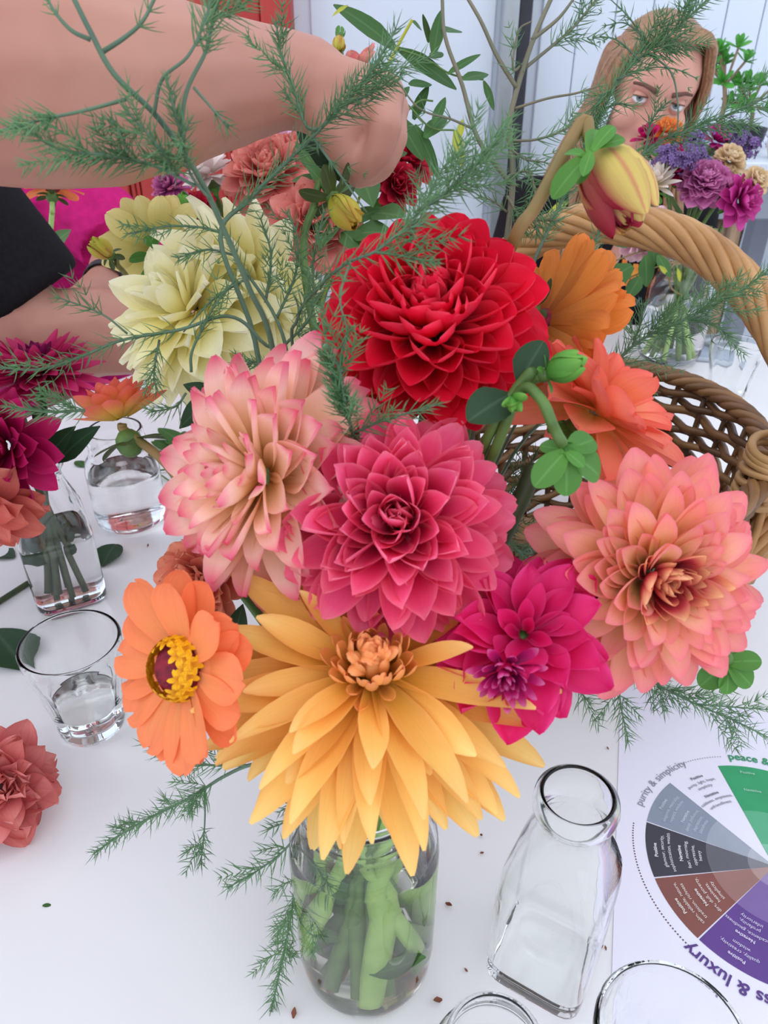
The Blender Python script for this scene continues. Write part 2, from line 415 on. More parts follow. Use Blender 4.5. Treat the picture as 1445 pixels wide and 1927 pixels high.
# red panelled door
dr = structure(thing('door_1', 'red panelled wooden door in the white wall', 'door', (-0.75, YW - 0.05, 0))); del dr['category']
yd = YW - 0.02
def dbox(name, x0, x1, z0, z1, y0, y1, bev=0.004): return box(MB(), (x0, y0, z0), (x1, y1, z1), bev).obj(name, M_RED, dr, False)
dbox('frame', -0.325, -0.245, 0, 2.25, yd - 0.07, yd + 0.02); dbox('frame', -1.36, -1.28, 0, 2.25, yd - 0.07, yd + 0.02); dbox('frame', -1.28, -0.325, 2.14, 2.25, yd - 0.07, yd + 0.02)
dbox('stile', -0.44, -0.33, 0.01, 2.13, yd - 0.045, yd); dbox('stile', -1.275, -1.165, 0.01, 2.13, yd - 0.045, yd); dbox('stile', -0.85, -0.755, 0.16, 2.0, yd - 0.045, yd)
for z0, z1 in ((0.01, 0.16), (0.62, 0.75), (2.0, 2.13)): dbox('rail', -1.165, -0.44, z0, z1, yd - 0.0445, yd)
for x0, x1 in ((-1.165, -0.85), (-0.755, -0.44)):
    for z0, z1 in ((0.16, 0.62), (0.75, 2.0)):
        pn = dbox('panel', x0 + 0.03, x1 - 0.03, z0 + 0.03, z1 - 0.03, yd - 0.03, yd, 0.012)
        for k in range(2):
            o = 0.004 + k * 0.013; d = yd - 0.034 + k * 0.007
            for q in ((x0 + o, x1 - o, z0 + o, z0 + o + 0.011), (x0 + o, x1 - o, z1 - o - 0.011, z1 - o), (x0 + o, x0 + o + 0.011, z0 + o, z1 - o), (x1 - o - 0.011, x1 - o, z0 + o, z1 - o)):
                box(MB(), (q[0], d, q[2]), (q[1], yd, q[3]), 0.002).obj('moulding', M_RED, pn, False)
# ------------------------------------------------------------------ the round table
TC = Vector((0.22, 0.66, 0)); TR = 0.85
tb = thing('table', 'large round white table covered with vases, glasses and flowers', 'table', (TC.x, TC.y, 0))
loft(MB(), [sring(TC, TR - 0.004, TZ - 0.028, 96), sring(TC, TR, TZ - 0.024, 96), sring(TC, TR, TZ - 0.003, 96), sring(TC, TR - 0.003, TZ, 96)]).obj('tabletop', M_TABLE, tb, smooth=False)
loft(MB(), [sring(TC, 0.6, TZ - 0.07, 48), sring(TC, 0.6, TZ - 0.028, 48)]).obj('apron', M_GREY, tb, smooth=False)
for k in range(4):
    a = R(45 + 90 * k); p = TC + Vector((math.cos(a), math.sin(a), 0)) * 0.52
    tube(MB(), [p + Vector((0, 0, 0)), p + Vector((0, 0, TZ - 0.07))], 0.02, 10).obj('leg', M_STEEL, tb)
# ================================================================== GLASSWARE
M_GLASS = glass_mat('clear_glass', (0.997, 0.999, 0.998), 1.40); M_GLASSG = glass_mat('greenish_glass', (0.986, 0.997, 0.990), 1.38)
M_WATER = glass_mat('water', (0.992, 0.997, 0.992), 1.33, thin=0.0); M_WATERM = glass_mat('cloudy_water', (0.88, 0.88, 0.80), 1.33, 0.06, thin=0.0)
def prof_at(pr, z):
    for (a, b) in zip(pr, pr[1:]):
        if a[1] <= z <= b[1] and b[1] > a[1]:
            t = (z - a[1]) / (b[1] - a[1]); return tuple(a[k] + (b[k] - a[k]) * t for k in range(3))
    return pr[-1]
def vessel(name, label, cat, c, pr, th=0.0025, bot=0.006, rot=0.0, m=None, water=None, wm=None, n=64, facet=0, group=None, part='glass'):
    """pr: outer profile (radius, height, squareness) from the base up"""
    t = thing(name, label, cat, (c.x, c.y, TZ), group); z0 = TZ + 0.0006
    def ring(r, z, e):
        rg = sring((c.x, c.y), r, z0 + z, n, e, rot)
        if facet:
            H = pr[-1][1]
            k = max(0.0, min(1.0, (0.72 * H - z) / (0.1 * H))) * max(0, min(1, z / 0.012))
            for q in rg:
                d = Vector((q.x - c.x, q.y - c.y)); a = math.atan2(d.y, d.x) - rot
                s = abs(math.sin(a * facet / 2)); f = 1 - 0.075 * k * (1 - s ** 0.8)
                q.x = c.x + d.x * f; q.y = c.y + d.y * f
        return rg
    outer = [sring((c.x, c.y), pr[0][0] * q, z0 + pr[0][1], n, pr[0][2], rot) for q in (0.3, 0.8, 0.97)] + [ring(r, z, e) for r, z, e in pr]
    rt, zt, et = pr[-1]                              # rounded lip between the two walls
    outer += [sring((c.x, c.y), rt - th / 2 + th / 2 * math.cos(R(a)), z0 + zt + th / 2 * math.sin(R(a)), n, et, rot) for a in (25, 50, 75, 100, 125, 150)]
    inner = [sring((c.x, c.y), max(0.002, r - th), z0 + z, n, e, rot) for r, z, e in reversed(pr) if z > bot]
    lo = prof_at(pr, bot); inner += [sring((c.x, c.y), lo[0] - th * 1.2, z0 + bot + 0.002, n, lo[2], rot), sring((c.x, c.y), (lo[0] - th) * 0.8, z0 + bot, n, 2 if lo[2] < 3 else lo[2], rot)]
    rf, ef = (lo[0] - th) * 0.8, 2 if lo[2] < 3 else lo[2]
    inner += [sring((c.x, c.y), rf * q, z0 + bot, n, ef, rot) for q in (0.97, 0.7, 0.3)]
    mb = MB(); loft(mb, outer + inner); mb.obj(part, m or M_GLASS, t)
    if water:
        rg = [sring((c.x, c.y), (rf + 0.0001) * q, z0 + bot - 0.0002, n, ef, rot) for q in (0.3, 0.7, 0.97, 1.0)]
        k = 10
        for i in range(k + 1):
            z = bot + 0.002 + (water - bot - 0.002) * i / k; q = prof_at(pr, z)
            rg.append(sring((c.x, c.y), q[0] - th + (0.00025 if i else -0.0001), z0 + z, n, q[2], rot))
        q = prof_at(pr, water); rg += [sring((c.x, c.y), (q[0] - th) * w_, z0 + water, n, q[2], rot) for w_ in (0.985, 0.7, 0.3)]
        loft(MB(), rg).obj('water', wm or M_WATER, t)
    return t
JAR = [(0.022, 0, 2), (0.030, 0.0006, 2), (0.0365, 0.006, 2), (0.0400, 0.016, 2), (0.0410, 0.03, 2), (0.0412, 0.118, 2), (0.0400, 0.130, 2), (0.0350, 0.139, 2), (0.0322, 0.144, 2), (0.0328, 0.147, 2), (0.0322, 0.150, 2), (0.0318, 0.153, 2), (0.0330, 0.156, 2), (0.0318, 0.159, 2), (0.0318, 0.166, 2), (0.0330, 0.1675, 2), (0.0330, 0.170, 2), (0.0318, 0.1712, 2)]
def scaled(pr, k, kz=None): return [(r * k, z * (kz or k), e) for r, z, e in pr]
J0 = T(690, 1808); JM = J0 + Vector((0, 0, 0.172))
vessel('jar', 'large round jar of cloudy water holding the big mixed dahlia bouquet', 'jar', J0, scaled(JAR, 1.0), th=0.0024, water=0.128, wm=M_WATERM)
BOT = [(0.024, 0, 6), (0.0275, 0.001, 6), (0.0300, 0.006, 6), (0.0305, 0.02, 6), (0.0305, 0.082, 6), (0.0290, 0.098, 5), (0.0255, 0.114, 3.5), (0.0215, 0.128, 2.4), (0.0188, 0.138, 2), (0.0182, 0.144, 2), (0.0200, 0.1465, 2), (0.0222, 0.150, 2), (0.0226, 0.154, 2), (0.0218, 0.159, 2), (0.0195, 0.161, 2)]
vessel('bottle', 'empty clear milk bottle beside the printed colour wheel sheet', 'bottle', T(1022, 1808), BOT, th=0.0022, bot=0.004, rot=R(-31), m=M_GLASSG)
BL = T(133, 1118)
vessel('bottle', 'milk bottle with the magenta dahlias and bare stems in water', 'bottle', BL, scaled(BOT, 1.12, 1.0), th=0.0022, bot=0.004, rot=R(28), water=0.078)
TUM = [(0.022, 0, 2), (0.0262, 0.001, 2), (0.0278, 0.006, 2), (0.0285, 0.014, 2), (0.0310, 0.035, 2), (0.0345, 0.058, 2), (0.0372, 0.070, 2), (0.0385, 0.082, 2), (0.0390, 0.0905, 2), (0.0384, 0.0915, 2)]
def tumbler(label, c, k=1.0, rot=0.0, water=None, group=None): return vessel('tumbler', label, 'glass', c, scaled(TUM, k), th=0.0022, bot=0.010, rot=rot, facet=9, m=M_GLASSG, water=water, group=group)
tumbler('faceted water tumbler standing beside the orange zinnia and the milk bottle', T(175, 1362), 1.0, 0.3, water=0.030)
tumbler('faceted tumbler standing on the printed colour wheel sheet', T(1205, 2098) + Vector((0, 0, 0.0012)), 0.95, 0.1)
tumbler('faceted tumbler on the table behind the wicker basket', T(1362, 752), 1.0, 0.5)
JB = T(250, 976)
vessel('jar', 'small clear jar half full of water under the little orange dahlia', 'jar', JB, [(0.028, 0, 2), (0.036, 0.0008, 2), (0.0402, 0.006, 2), (0.041, 0.016, 2), (0.041, 0.07, 2), (0.0385, 0.082, 2), (0.034, 0.088, 2), (0.0305, 0.092, 2), (0.0322, 0.096, 2), (0.0305, 0.1, 2), (0.0322, 0.104, 2), (0.0305, 0.108, 2), (0.0305, 0.116, 2), (0.0295, 0.118, 2)], th=0.0024, water=0.066)
JR = T(1255, 676)
vessel('jar', 'tall clear jar holding the pink, purple and cream bouquet', 'jar', JR, scaled(JAR, 1.32, 1.03), th=0.003, water=0.10)
BB = Vector((-0.10, 0.86, TZ)); BBM = BB + Vector((0, 0, 0.172))
vessel('jar', 'clear jar holding the coral and red bouquet under the reaching hand', 'jar', BB, scaled(JAR, 1.0), th=0.0026, water=0.12)
# the low open jar that the frame cuts: only its rim shows
vessel('jar', 'low empty clear glass jar between the bouquet jar and the milk bottle', 'jar', T(912, 2082), [(0.026, 0, 2), (0.0305, 0.001, 2), (0.0325, 0.006, 2), (0.033, 0.02, 2), (0.033, 0.045, 2), (0.031, 0.052, 2), (0.0265, 0.057, 2), (0.0255, 0.060, 2), (0.0265, 0.063, 2), (0.0255, 0.066, 2), (0.0255, 0.070, 2), (0.0245, 0.071, 2)], th=0.0024)
# ================================================================== WICKER BASKET
def wick(name, c, c2): return mat(name, c, 0.45, 0.15, 26, col2=c2, bump=0.3)
M_WIC = [wick('willow_brown', (126, 88, 54), (94, 62, 36)), wick('willow_tan', (150, 108, 66), (116, 80, 48)), wick('willow_dark', (104, 70, 44), (78, 52, 32))]
M_HAND = [wick('willow_handle', (188, 140, 88), (150, 104, 60)), wick('willow_handle_light', (198, 152, 100), (164, 116, 70))]
M_BIND = wick('willow_binding', (190, 148, 98), (160, 120, 74))
BC = Vector((0.196, 0.645, TZ)); HD = Vector((0.842, -0.539, 0)).normalized(); PD = Vector((0.539, 0.842, 0)).normalized()
bk = thing('basket', 'brown wicker basket with a twisted arched handle', 'basket', BC)
RIM = 0.172
def wallpt(th, h, out=0.0, rimdip=True):
    f = 0.80 + 0.20 * (h / RIM) ** 0.8
    a, b = 0.148 * f + out, 0.182 * f + out
    return BC + HD * (a * math.cos(th)) + PD * (b * math.sin(th)) + Vector((0, 0, h))
NST = 28; NR = 16
for k in range(NR):
    h = 0.012 + (RIM - 0.022) * k / (NR - 1); pts = []
    for i in range(NST * 4):
        th = 2 * math.pi * i / (NST * 4)
        pts.append(wallpt(th, h + 0.0016 * math.sin(3 * th + k * 1.7) + 0.0026 * math.sin(NST / 2 * th + math.pi * k), 0.0050 * math.cos(NST / 2 * th + math.pi * k)))
    closed_ring(MB(), pts, random.uniform(0.0042, 0.0050), 6).obj('weaver', M_WIC[k * 7 % 3], bk)
for i in range(NST):
    th = 2 * math.pi * (i + 0.0) / NST
    tube(MB(), [wallpt(th, 0.003 + (RIM - 0.003) * j / 6) for j in range(7)], 0.0036, 5).obj('stake', M_WIC[2 if i % 3 else 0], bk)
for k in range(5):                                   # rolled rim
    pts = []
    for i in range(150):
        th = 2 * math.pi * i / 150; a = 11 * th + k * 2 * math.pi / 5
        pts.append(wallpt(th, RIM + 0.0045 * math.sin(a) + 0.003, 0.0065 * math.cos(a)))
    closed_ring(MB(), pts, 0.0048, 6).obj('rim_rod', M_WIC[k % 2], bk)
for k in range(9):                                   # woven base
    f = 0.10 + 0.68 * k / 8; pts = []
    for i in range(80):
        th = 2 * math.pi * i / 80
        pts.append(BC + HD * (0.148 * f * math.cos(th)) + PD * (0.182 * f * math.sin(th)) + Vector((0, 0, 0.006 + 0.0024 * math.cos(14 * th + math.pi * k))))
    closed_ring(MB(), pts, 0.0036, 5).obj('base_weaver', M_WIC[1], bk)
for k in range(14):
    a = math.pi * k / 14
    tube(MB(), [wallpt(a, 0.0, 0) + Vector((0, 0, 0.0045)), BC + Vector((0, 0, 0.0045)), wallpt(a + math.pi, 0.0, 0) + Vector((0, 0, 0.0045))], 0.0032, 5).obj('base_stake', M_WIC[0], bk)
# handle: rods twisted round an arch across the short side
HA = 0.150; HT = 0.362
def arch(s):                                         # s 0..1 from the far-left rim over to the near-right rim
    a = math.pi * s; xx = -math.cos(a); zz = math.sin(a)
    xx = math.copysign(abs(xx) ** 0.8, xx) * (1 + 0.2 * math.sin(math.pi * zz))
    return BC + HD * (HA * xx) + Vector((0, 0, RIM - 0.10 + (HT - RIM + 0.10) * zz ** 0.8))
base_pts = [arch(i / 90) for i in range(91)]; fr = frames(base_pts)
for k in range(10):
    pts = []
    for i, p in enumerate(base_pts):
        a = 2 * math.pi * (k / 10 + 3.1 * i / 90); t_, u, w = fr[i]
        pts.append(p + (u * math.cos(a) + w * math.sin(a)) * 0.0118)
    tube(MB(), pts, 0.0046, 6).obj('handle_rod', M_HAND[k % 2], bk)
for s in (0, 1):                                     # bindings where the handle meets the rim
    dirn = HD * (1 if s else -1)
    for k in range(7):
        h = RIM - 0.012 + k * 0.0072; c = BC + dirn * (HA - 0.002) + Vector((0, 0, h)); r = 0.0195 - 0.0006 * k
        pts = [c + HD * (r * math.cos(q * 0.2618)) + PD * (r * 1.15 * math.sin(q * 0.2618)) + Vector((0, 0, 0.004 * math.sin(q * 0.2618 + k))) for q in range(24)]
        closed_ring(MB(), pts, 0.0038, 6).obj('binding', M_BIND, bk)
    for k in range(6):
        o = (k - 2.5) * 0.0085
        tube(MB(), cr([BC + dirn * (HA + 0.006) + PD * o * 0.8 + Vector((0, 0, RIM + 0.004)), BC + dirn * (HA + 0.004) + PD * o * 1.0 + Vector((0, 0, RIM * 0.6)), BC + dirn * (HA * 0.88) + PD * o * 1.3 + Vector((0, 0, 0.012))], 5), 0.0036, 6).obj('handle_spoke', M_HAND[k % 2], bk)
# ================================================================== PRINTED SHEET WITH THE COLOUR WHEEL
M_PAPER = mat('paper_white', (226, 222, 236), 0.45, 0.01, 10)
def flat(name, c, rough=0.5): return mat(name, c, rough, 0.05, 60)
A0, A1, A2 = T(1168, 1290), T(1148, 1927), T(1445, 1340)
EL = (A1 - A0).normalized(); ET = Vector((-EL.y, EL.x, 0)); 
if ET.dot(A2 - A0) < 0: ET = -ET
sh = thing('printed_sheet', 'white printed sheet with a colour wheel of meanings', 'sheet', A0)
zs = TZ + 0.0004
cs = [A0, A0 + ET * 0.21, A0 + ET * 0.21 + EL * 0.297, A0 + EL * 0.297]
v = [(c.x, c.y, TZ + 0.0002) for c in cs] + [(c.x, c.y, zs + 0.0004) for c in cs]
paper = MB().add(v, [(0, 3, 2, 1)[::-1], (4, 5, 6, 7)[::-1], (0, 1, 5, 4), (1, 2, 6, 5), (2, 3, 7, 6), (3, 0, 4, 7)]).obj('paper', M_PAPER, sh, smooth=False)
WC = T(1456, 1632); WR = 0.5 * ((T(1214, 1592) - WC).length + (T(1217, 1549) - WC).length)
def angw(px, py): d = T(px, py) - WC; return math.atan2(d.y, d.x)
a_gb = angw(1217, 1549)                              # grey / black border
STEP = R(30)
zp = zs + 0.0006
def sector(a0, a1, r0, r1, m, nm='sector', z=zp, n=14):
    vv = []; ff = []
    for i in range(n + 1):
        a = a0 + (a1 - a0) * i / n
        for r in (r0, r1): vv.append((WC.x + math.cos(a) * r, WC.y + math.sin(a) * r, z))
    for i in range(n): ff.append((2 * i, 2 * i + 1, 2 * i + 3, 2 * i + 2))
    if a1 < a0: ff = [f[::-1] for f in ff]
    return MB().add(vv, ff).obj(nm, m, paper, smooth=False)
def lighten(c, k): return tuple(x + (225 - x) * k for x in c)
SEC = [('black', (58, 56, 66)), ('brown', (128, 74, 66)), ('purple', (92, 58, 132)), ('violet', (150, 70, 150)), ('pink', (214, 110, 160)), ('red', (200, 50, 60)), ('orange', (226, 130, 60)), ('yellow', (236, 208, 90)), ('lime', (150, 186, 70)), ('green', (46, 150, 98)), None, ('grey', (134, 142, 158))]
for i, s in enumerate(SEC):
    if not s: continue
    a0 = a_gb + STEP * i; a1 = a0 + STEP - 0.012
    if s[0] == 'green': a1 = a0 + STEP - 0.012
    for j, (r0, r1) in enumerate(((0.52, 1.0), (0.2, 0.52), (0.02, 0.2))):
        sector(a0, a1, WR * r0, WR * r1, flat('print_%s_%d' % (s[0], j), lighten(s[1], (0, 0.22, 0.42)[j])))
# lettering: the built-in font bent round the wheel, tops outwards
TXT = {}
def text_mesh(s, bold):
    cu = bpy.data.curves.new('t', 'FONT'); cu.body = s; cu.size = 1.0; cu.align_x = 'CENTER'; cu.resolution_u = 3
    if bold: cu.offset = 0.018
    o = bpy.data.objects.new('t', cu); COL.objects.link(o); dg = bpy.context.evaluated_depsgraph_get(); dg.update()
    me = o.evaluated_get(dg).to_mesh(); v = [q.co.copy() for q in me.vertices]; f = [tuple(p.vertices) for p in me.polygons]
    o.evaluated_get(dg).to_mesh_clear(); bpy.data.objects.remove(o); bpy.data.curves.remove(cu)
    return v, f
def arc_text(mb, s, ang, r, size, bold=False, kx=1.0):
    v, f = text_mesh(s, bold); out = []
    for q in v:
        rr = r + q.y * size; a = ang - q.x * size * kx / r           # clockwise
        out.append((WC.x + math.cos(a) * rr, WC.y + math.sin(a) * rr, zp + 0.0004))
    mb.add(out, f)
def lettering(name, col, lines, z=0):
    mb = MB()
    for l in lines: arc_text(mb, *l)
    return mb.obj(name, flat('ink_' + name + str(len(bpy.data.materials)), col), paper, smooth=False)
def amid(i): return a_gb + STEP * (i + 0.5)
sz = 0.0035
ROWS = (0.915, 0.858, 0.806, 0.722, 0.67, 0.614, 0.566)
for col_, i_, words in (((226, 224, 228), 0, ['glamour, security,', 'sophistication, wealth', 'fear, mourning,', 'oppressive,', 'heavy']),
    ((226, 214, 208), 1, ['calm, reliable, nature,', 'tradition, richness', 'dirt, dull, poverty,', 'heaviness,', 'simplicity']),
    ((214, 204, 228), 2, ['quality, creativity,', 'wisdom', 'decadence, gaudiness,', 'profanity,', 'inferiority']),
    ((196, 200, 212), 11, ['elegance, neutrality,', 'respect, wisdom', 'decay, pollution,', 'depression,', 'blandness']),
    ((92, 90, 100), 10, ['purity, light, hope,', 'simplicity', 'coldness, emptiness,', 'unfriendliness', '']),
    ((150, 205, 175), 9, ['', '', '', '', ''])):
    ls = [('Positive', True), (words[0], False), (words[1], False), ('Negative', True), (words[2], False), (words[3], False), (words[4], False)]
    lettering('lettering', col_, [(w_, amid(i_), WR * r_, sz, b_) for (w_, b_), r_ in zip(ls, ROWS) if w_])
RO = WR * 1.09
a_pur = angw(1250, 1475)
lettering('lettering', (132, 134, 146), [('purity & simplicity', a_pur + 0.02, RO - 0.002, 0.0084)])
lettering('lettering', (40, 140, 92), [('peace & i', angw(1418, 1430) + 0.02, RO - 0.002, 0.0096, True)])
lettering('lettering', (84, 52, 124), [('ness & luxury', angw(1372, 1850) + 0.03, RO - 0.001, 0.0115, True)])
def dots(a0, a1, col, nm):
    if a1 - a0 > math.pi: a1 -= 2 * math.pi
    if a1 - a0 < -math.pi: a1 += 2 * math.pi
    mb = MB(); n = int(abs(a1 - a0) * RO / 0.0021)
    for i in range(n + 1):
        a = a0 + (a1 - a0) * i / n; c = Vector((WC.x + math.cos(a) * RO * 1.01, WC.y + math.sin(a) * RO * 1.01, zp))
        mb.add([c + Vector((math.cos(q * 1.047), math.sin(q * 1.047), 0)) * 0.00062 for q in range(6)], [(0, 1, 2, 3, 4, 5)])
    mb.obj('dotted_line', flat('ink_' + nm, col), paper, smooth=False, kind='stuff')
dots(angw(1196, 1552), angw(1298, 1788), (96, 72, 88), 'dots_left'); dots(angw(1272, 1440), angw(1356, 1428), (160, 160, 172), 'dots_top')
# ================================================================== FAR SIDE OF THE ROOM, RIGHT
yc = 1.98
ct = thing('counter', 'white topped grey counter with potted plants behind the woman', 'counter', (1.2, yc, 0))
M_CTOP = mat('counter_white', (214, 220, 230), 0.4, 0.02, 8)
box(MB(), (0.60, yc - 0.12, 0.945), (2.0, yc + 0.36, 0.985), 0.004).obj('worktop', M_CTOP, ct, False)
box(MB(), (0.62, yc - 0.10, 0.86), (1.98, yc - 0.07, 0.944), 0.003).obj('apron', M_GREY, ct, False)
for xx in (0.62, 1.04, 1.9):
    for yy in (yc - 0.10, yc + 0.28): box(MB(), (xx, yy, 0), (xx + 0.05, yy + 0.05, 0.86), 0.003).obj('leg', M_GREY, ct, False)
M_BARK = mat('bark', (92, 70, 58), 0.85, 0.3, 30, col2=(60, 44, 38), bump=0.8); M_SPLIT = mat('split_wood', (184, 152, 122), 0.7, 0.2, 9, col2=(100, 76, 60), stretch=(6, 6, 0.8))
lg = thing('timber_log', 'split timber log with bark standing under the counter', 'log', (0.83, yc - 0.17, 0))
rg = []; rg2 = []
for i in range(13):
    z = 0.001 + 0.93 * i / 12; r = []
    for j in range(20):
        a = R(150) + R(240) * j / 19; k = 0.075 * (1 + 0.16 * noise.noise((math.cos(a) * 1.5, math.sin(a) * 1.5, z * 7)))
        r.append(Vector((0.80 + math.cos(a) * k, yc - 0.02 + 0.9 * math.sin(a) * k * 0.9, z)))
    rg.append([Vector((2 * 0.80 - q.x, 2 * (yc - 0.02) - q.y, q.z)) for q in r])
loft(MB(), rg).obj('bark', M_BARK, lg)
box(MB(), (0.785, yc - 0.085, 0.002), (0.850, yc - 0.045, 0.92), 0.012).obj('split_face', M_SPLIT, lg)
M_SUCC = leaf_mat('succulent_leaf', (92, 168, 74), (80, 150, 62)); M_BRN = mat('woody_stem', (150, 124, 100), 0.7, 0.2, 40)
SUCC = petal_set('leaf', M_SUCC, 3, W=0.26, wpos=0.6, base=0.4, e=2, k=0.5, cup0=0.9, cup1=0.7, bend=0.3, nv=5)
M_CER = mat('blue_white_ceramic', (206, 214, 226), 0.2, 0.1, 18, col2=(96, 120, 168), spec=0.6); M_CREAM = mat('cream_ceramic', (212, 200, 180), 0.5, 0.05, 20); M_BLK = mat('black_plastic', (34, 36, 40), 0.4, 0.1, 20)
def pot_profile(c, r, h, m, t, nm='pot', e=2.0):
    z = 0.9855; rg = [sring(c, r * k, z + h * q, 24, e) for k, q in ((0.6, 0), (0.72, 0.02), (0.95, 0.45), (1.0, 0.8), (1.04, 0.9), (1.04, 1.0), (0.93, 1.0), (0.88, 0.82), (0.02, 0.8))]
    loft(MB(), rg).obj(nm, m, t)
def succulent(label, px, py, stem_px, ncl, spread, seed, potm, pr, ph):
    rnd = random.Random(seed); c = Y(px, py, yc + 0.12); b = Vector((Y(stem_px, 240, yc + 0.12).x, yc + 0.12, 0.9855)); t = thing('succulent_plant', label, 'plant', b)
    pot_profile(b, pr, ph, potm, t)
    top = b + Vector((0, 0, ph * 0.8)); add_stem(t, [top, top.lerp(c, 0.5) + Vector((0.004, 0, 0)), c - Vector((0, 0, spread * 0.5))], 0.0055, M_BRN)
    for k in range(ncl):
        a = rnd.uniform(0, 6.28); e = rnd.uniform(-0.5, 1.0)
        q = c + Vector((math.cos(a) * spread * math.sqrt(1 - min(1, e * e)), math.sin(a) * spread * 0.7, e * spread * 1.2)); root = c - Vector((0, 0, spread * 0.5))
        add_stem(t, [root, root.lerp(q, 0.6), q], 0.003, M_BRN, 'branch', 3, 5)
        ax = ((q - root).normalized() + Vector((0, 0, 0.7))).normalized()
        rings(t, q, ax, 8, SUCC, 15, 100, 0.026, 0.034, 0.002, rnd=rnd, name='leaf')
succulent('taller succulent tree with chunky bright green leaves on the counter', 1368, 140, 1353, 13, 0.048, 3, M_CER, 0.045, 0.05)
succulent('shorter succulent tree with spreading leaves on the counter', 1416, 182, 1411, 11, 0.042, 5, M_BLK, 0.04, 0.045)
p = Y(1338, 268, yc); t = thing('ceramic_bowl', 'blue and white patterned ceramic bowl on the counter', 'bowl', (p.x, yc - 0.02, 0.9855)); pot_profile(Vector((p.x - 0.02, yc - 0.02, 0)), 0.06, 0.05, M_CER, t, 'bowl')
p = Y(1442, 275, yc); t = thing('cream_pot', 'small cream stoneware pot standing on the counter', 'pot', (p.x, yc - 0.06, 0.9855)); pot_profile(Vector((p.x + 0.01, yc - 0.06, 0)), 0.035, 0.05, M_CREAM, t)
# phone and a jar lid by the far glass
M_PH = mat('phone_grey', (176, 184, 196), 0.25, 0.05, 40); M_SCR = mat('phone_screen', (150, 160, 178), 0.12, 0.2, 20, spec=0.7)
q = T(1318, 668); ph = thing('smartphone', 'grey smartphone lying flat on the table beside the tumbler', 'phone', q)
Mr = Matrix.Translation((q.x, q.y, TZ + 0.0004)) @ Matrix.Rotation(R(-12), 4, 'Z')
link('body', box(MB(), (-0.06, -0.036, 0), (0.06, 0.036, 0.008), 0.003).mesh('body', M_PH, False), ph, Mr)
link('screen', box(MB(), (-0.055, -0.032, 0.0081), (0.055, 0.032, 0.0087)).mesh('screen', M_SCR, False), ph, Mr)
q = T(1352, 655); vessel('metal_tin', 'shallow round metal tin lying by the smartphone', 'tin', q, [(0.03, 0, 2), (0.034, 0.001, 2), (0.0345, 0.012, 2), (0.033, 0.014, 2)], th=0.001, bot=0.0015, m=M_STEEL, part='tin', n=32)
# ================================================================== PEOPLE
from mathutils.bvhtree import BVHTree
def skin_mat(name, c, c2): 
    m = mat(name, c, 0.5, 0.1, 9, spec=0.35, col2=c2, sss=0.12); return m
M_SK1 = skin_mat('skin_arm', (190, 138, 120), (178, 122, 106)); M_SK2 = skin_mat('skin_face', (212, 158, 140), (202, 144, 128)); M_SK3 = skin_mat('skin_other', (186, 136, 118), (174, 122, 106))
M_BLACK = mat('black_cotton', (26, 24, 28), 0.9, 0.2, 200, spec=0.15, bump=0.15); M_PINKS = mat('magenta_linen', (186, 22, 106), 0.85, 0.12, 90, spec=0.2, bump=0.35); M_JEAN = mat('dark_denim', (44, 50, 70), 0.85, 0.15, 120, spec=0.2)
M_HAIR = mat('hair_light_brown', (172, 130, 96), 0.45, 0.25, 60, col2=(126, 88, 62), spec=0.5, stretch=(6, 6, 0.6)); M_HAIRD = mat('hair_dark', (70, 50, 40), 0.5, 0.2, 60)
def rcone(mb, p0, p1, r0, r1, n=14):
    p0, p1 = Vector(p0), Vector(p1); z = (p1 - p0); L = z.length; z.normalize(); x = z.orthogonal().normalized(); y = z.cross(x); rg = []
    def ring(c, r): return [c + (x * math.cos(2 * math.pi * j / n) + y * math.sin(2 * math.pi * j / n)) * r for j in range(n)]
    for a in (-85, -60, -35, -12): rg.append(ring(p0 + z * (math.sin(R(a)) * r0), math.cos(R(a)) * r0))
    for k in range(1, 4): rg.append(ring(p0.lerp(p1, k / 4), r0 + (r1 - r0) * k / 4))
    for a in (12, 35, 60, 85): rg.append(ring(p1 + z * (math.sin(R(a)) * r1), math.cos(R(a)) * r1))
    loft(mb, rg); return mb
def chain(mb, pts, rad):
    for (a, b, r, s) in zip(pts, pts[1:], rad, rad[1:]): rcone(mb, a, b, r, s)
def ell(mb, c, r, M=None):
    c = Vector(c); n = 18; rg = []
    for i in range(11):
        a = math.pi * (i + 0.02) / 10.04; v = [Vector((math.sin(a) * math.cos(2 * math.pi * j / n) * r[0], math.sin(a) * math.sin(2 * math.pi * j / n) * r[1], -math.cos(a) * r[2])) for j in range(n)]
        rg.append([c + (M @ q if M else q) for q in v])
    loft(mb, rg); return mb
def remesh(mb, name, m, voxel=0.005, smooth=4, fac=0.5):
    me = mb.mesh(name, None); o = bpy.data.objects.new('tmp', me); COL.objects.link(o)
    md = o.modifiers.new('r', 'REMESH'); md.mode = 'VOXEL'; md.voxel_size = voxel; md.use_smooth_shade = True
    if smooth: s = o.modifiers.new('s', 'SMOOTH'); s.iterations = smooth; s.factor = fac
    dg = bpy.context.evaluated_depsgraph_get(); dg.update(); out = bpy.data.meshes.new_from_object(o.evaluated_get(dg))
    bpy.data.objects.remove(o); bpy.data.meshes.remove(me); out.name = name; out.materials.clear(); out.materials.append(m)
    for p_ in out.polygons: p_.use_smooth = True
    return out
def fingers(mb, data, r):
    for k, pts in enumerate(data):
        q = [p if isinstance(p, Vector) else P(*p) for p in pts]; rr = r[k]
        chain(mb, q, [rr * 1.08, rr, rr * 0.92, rr * 0.8][:len(q)])
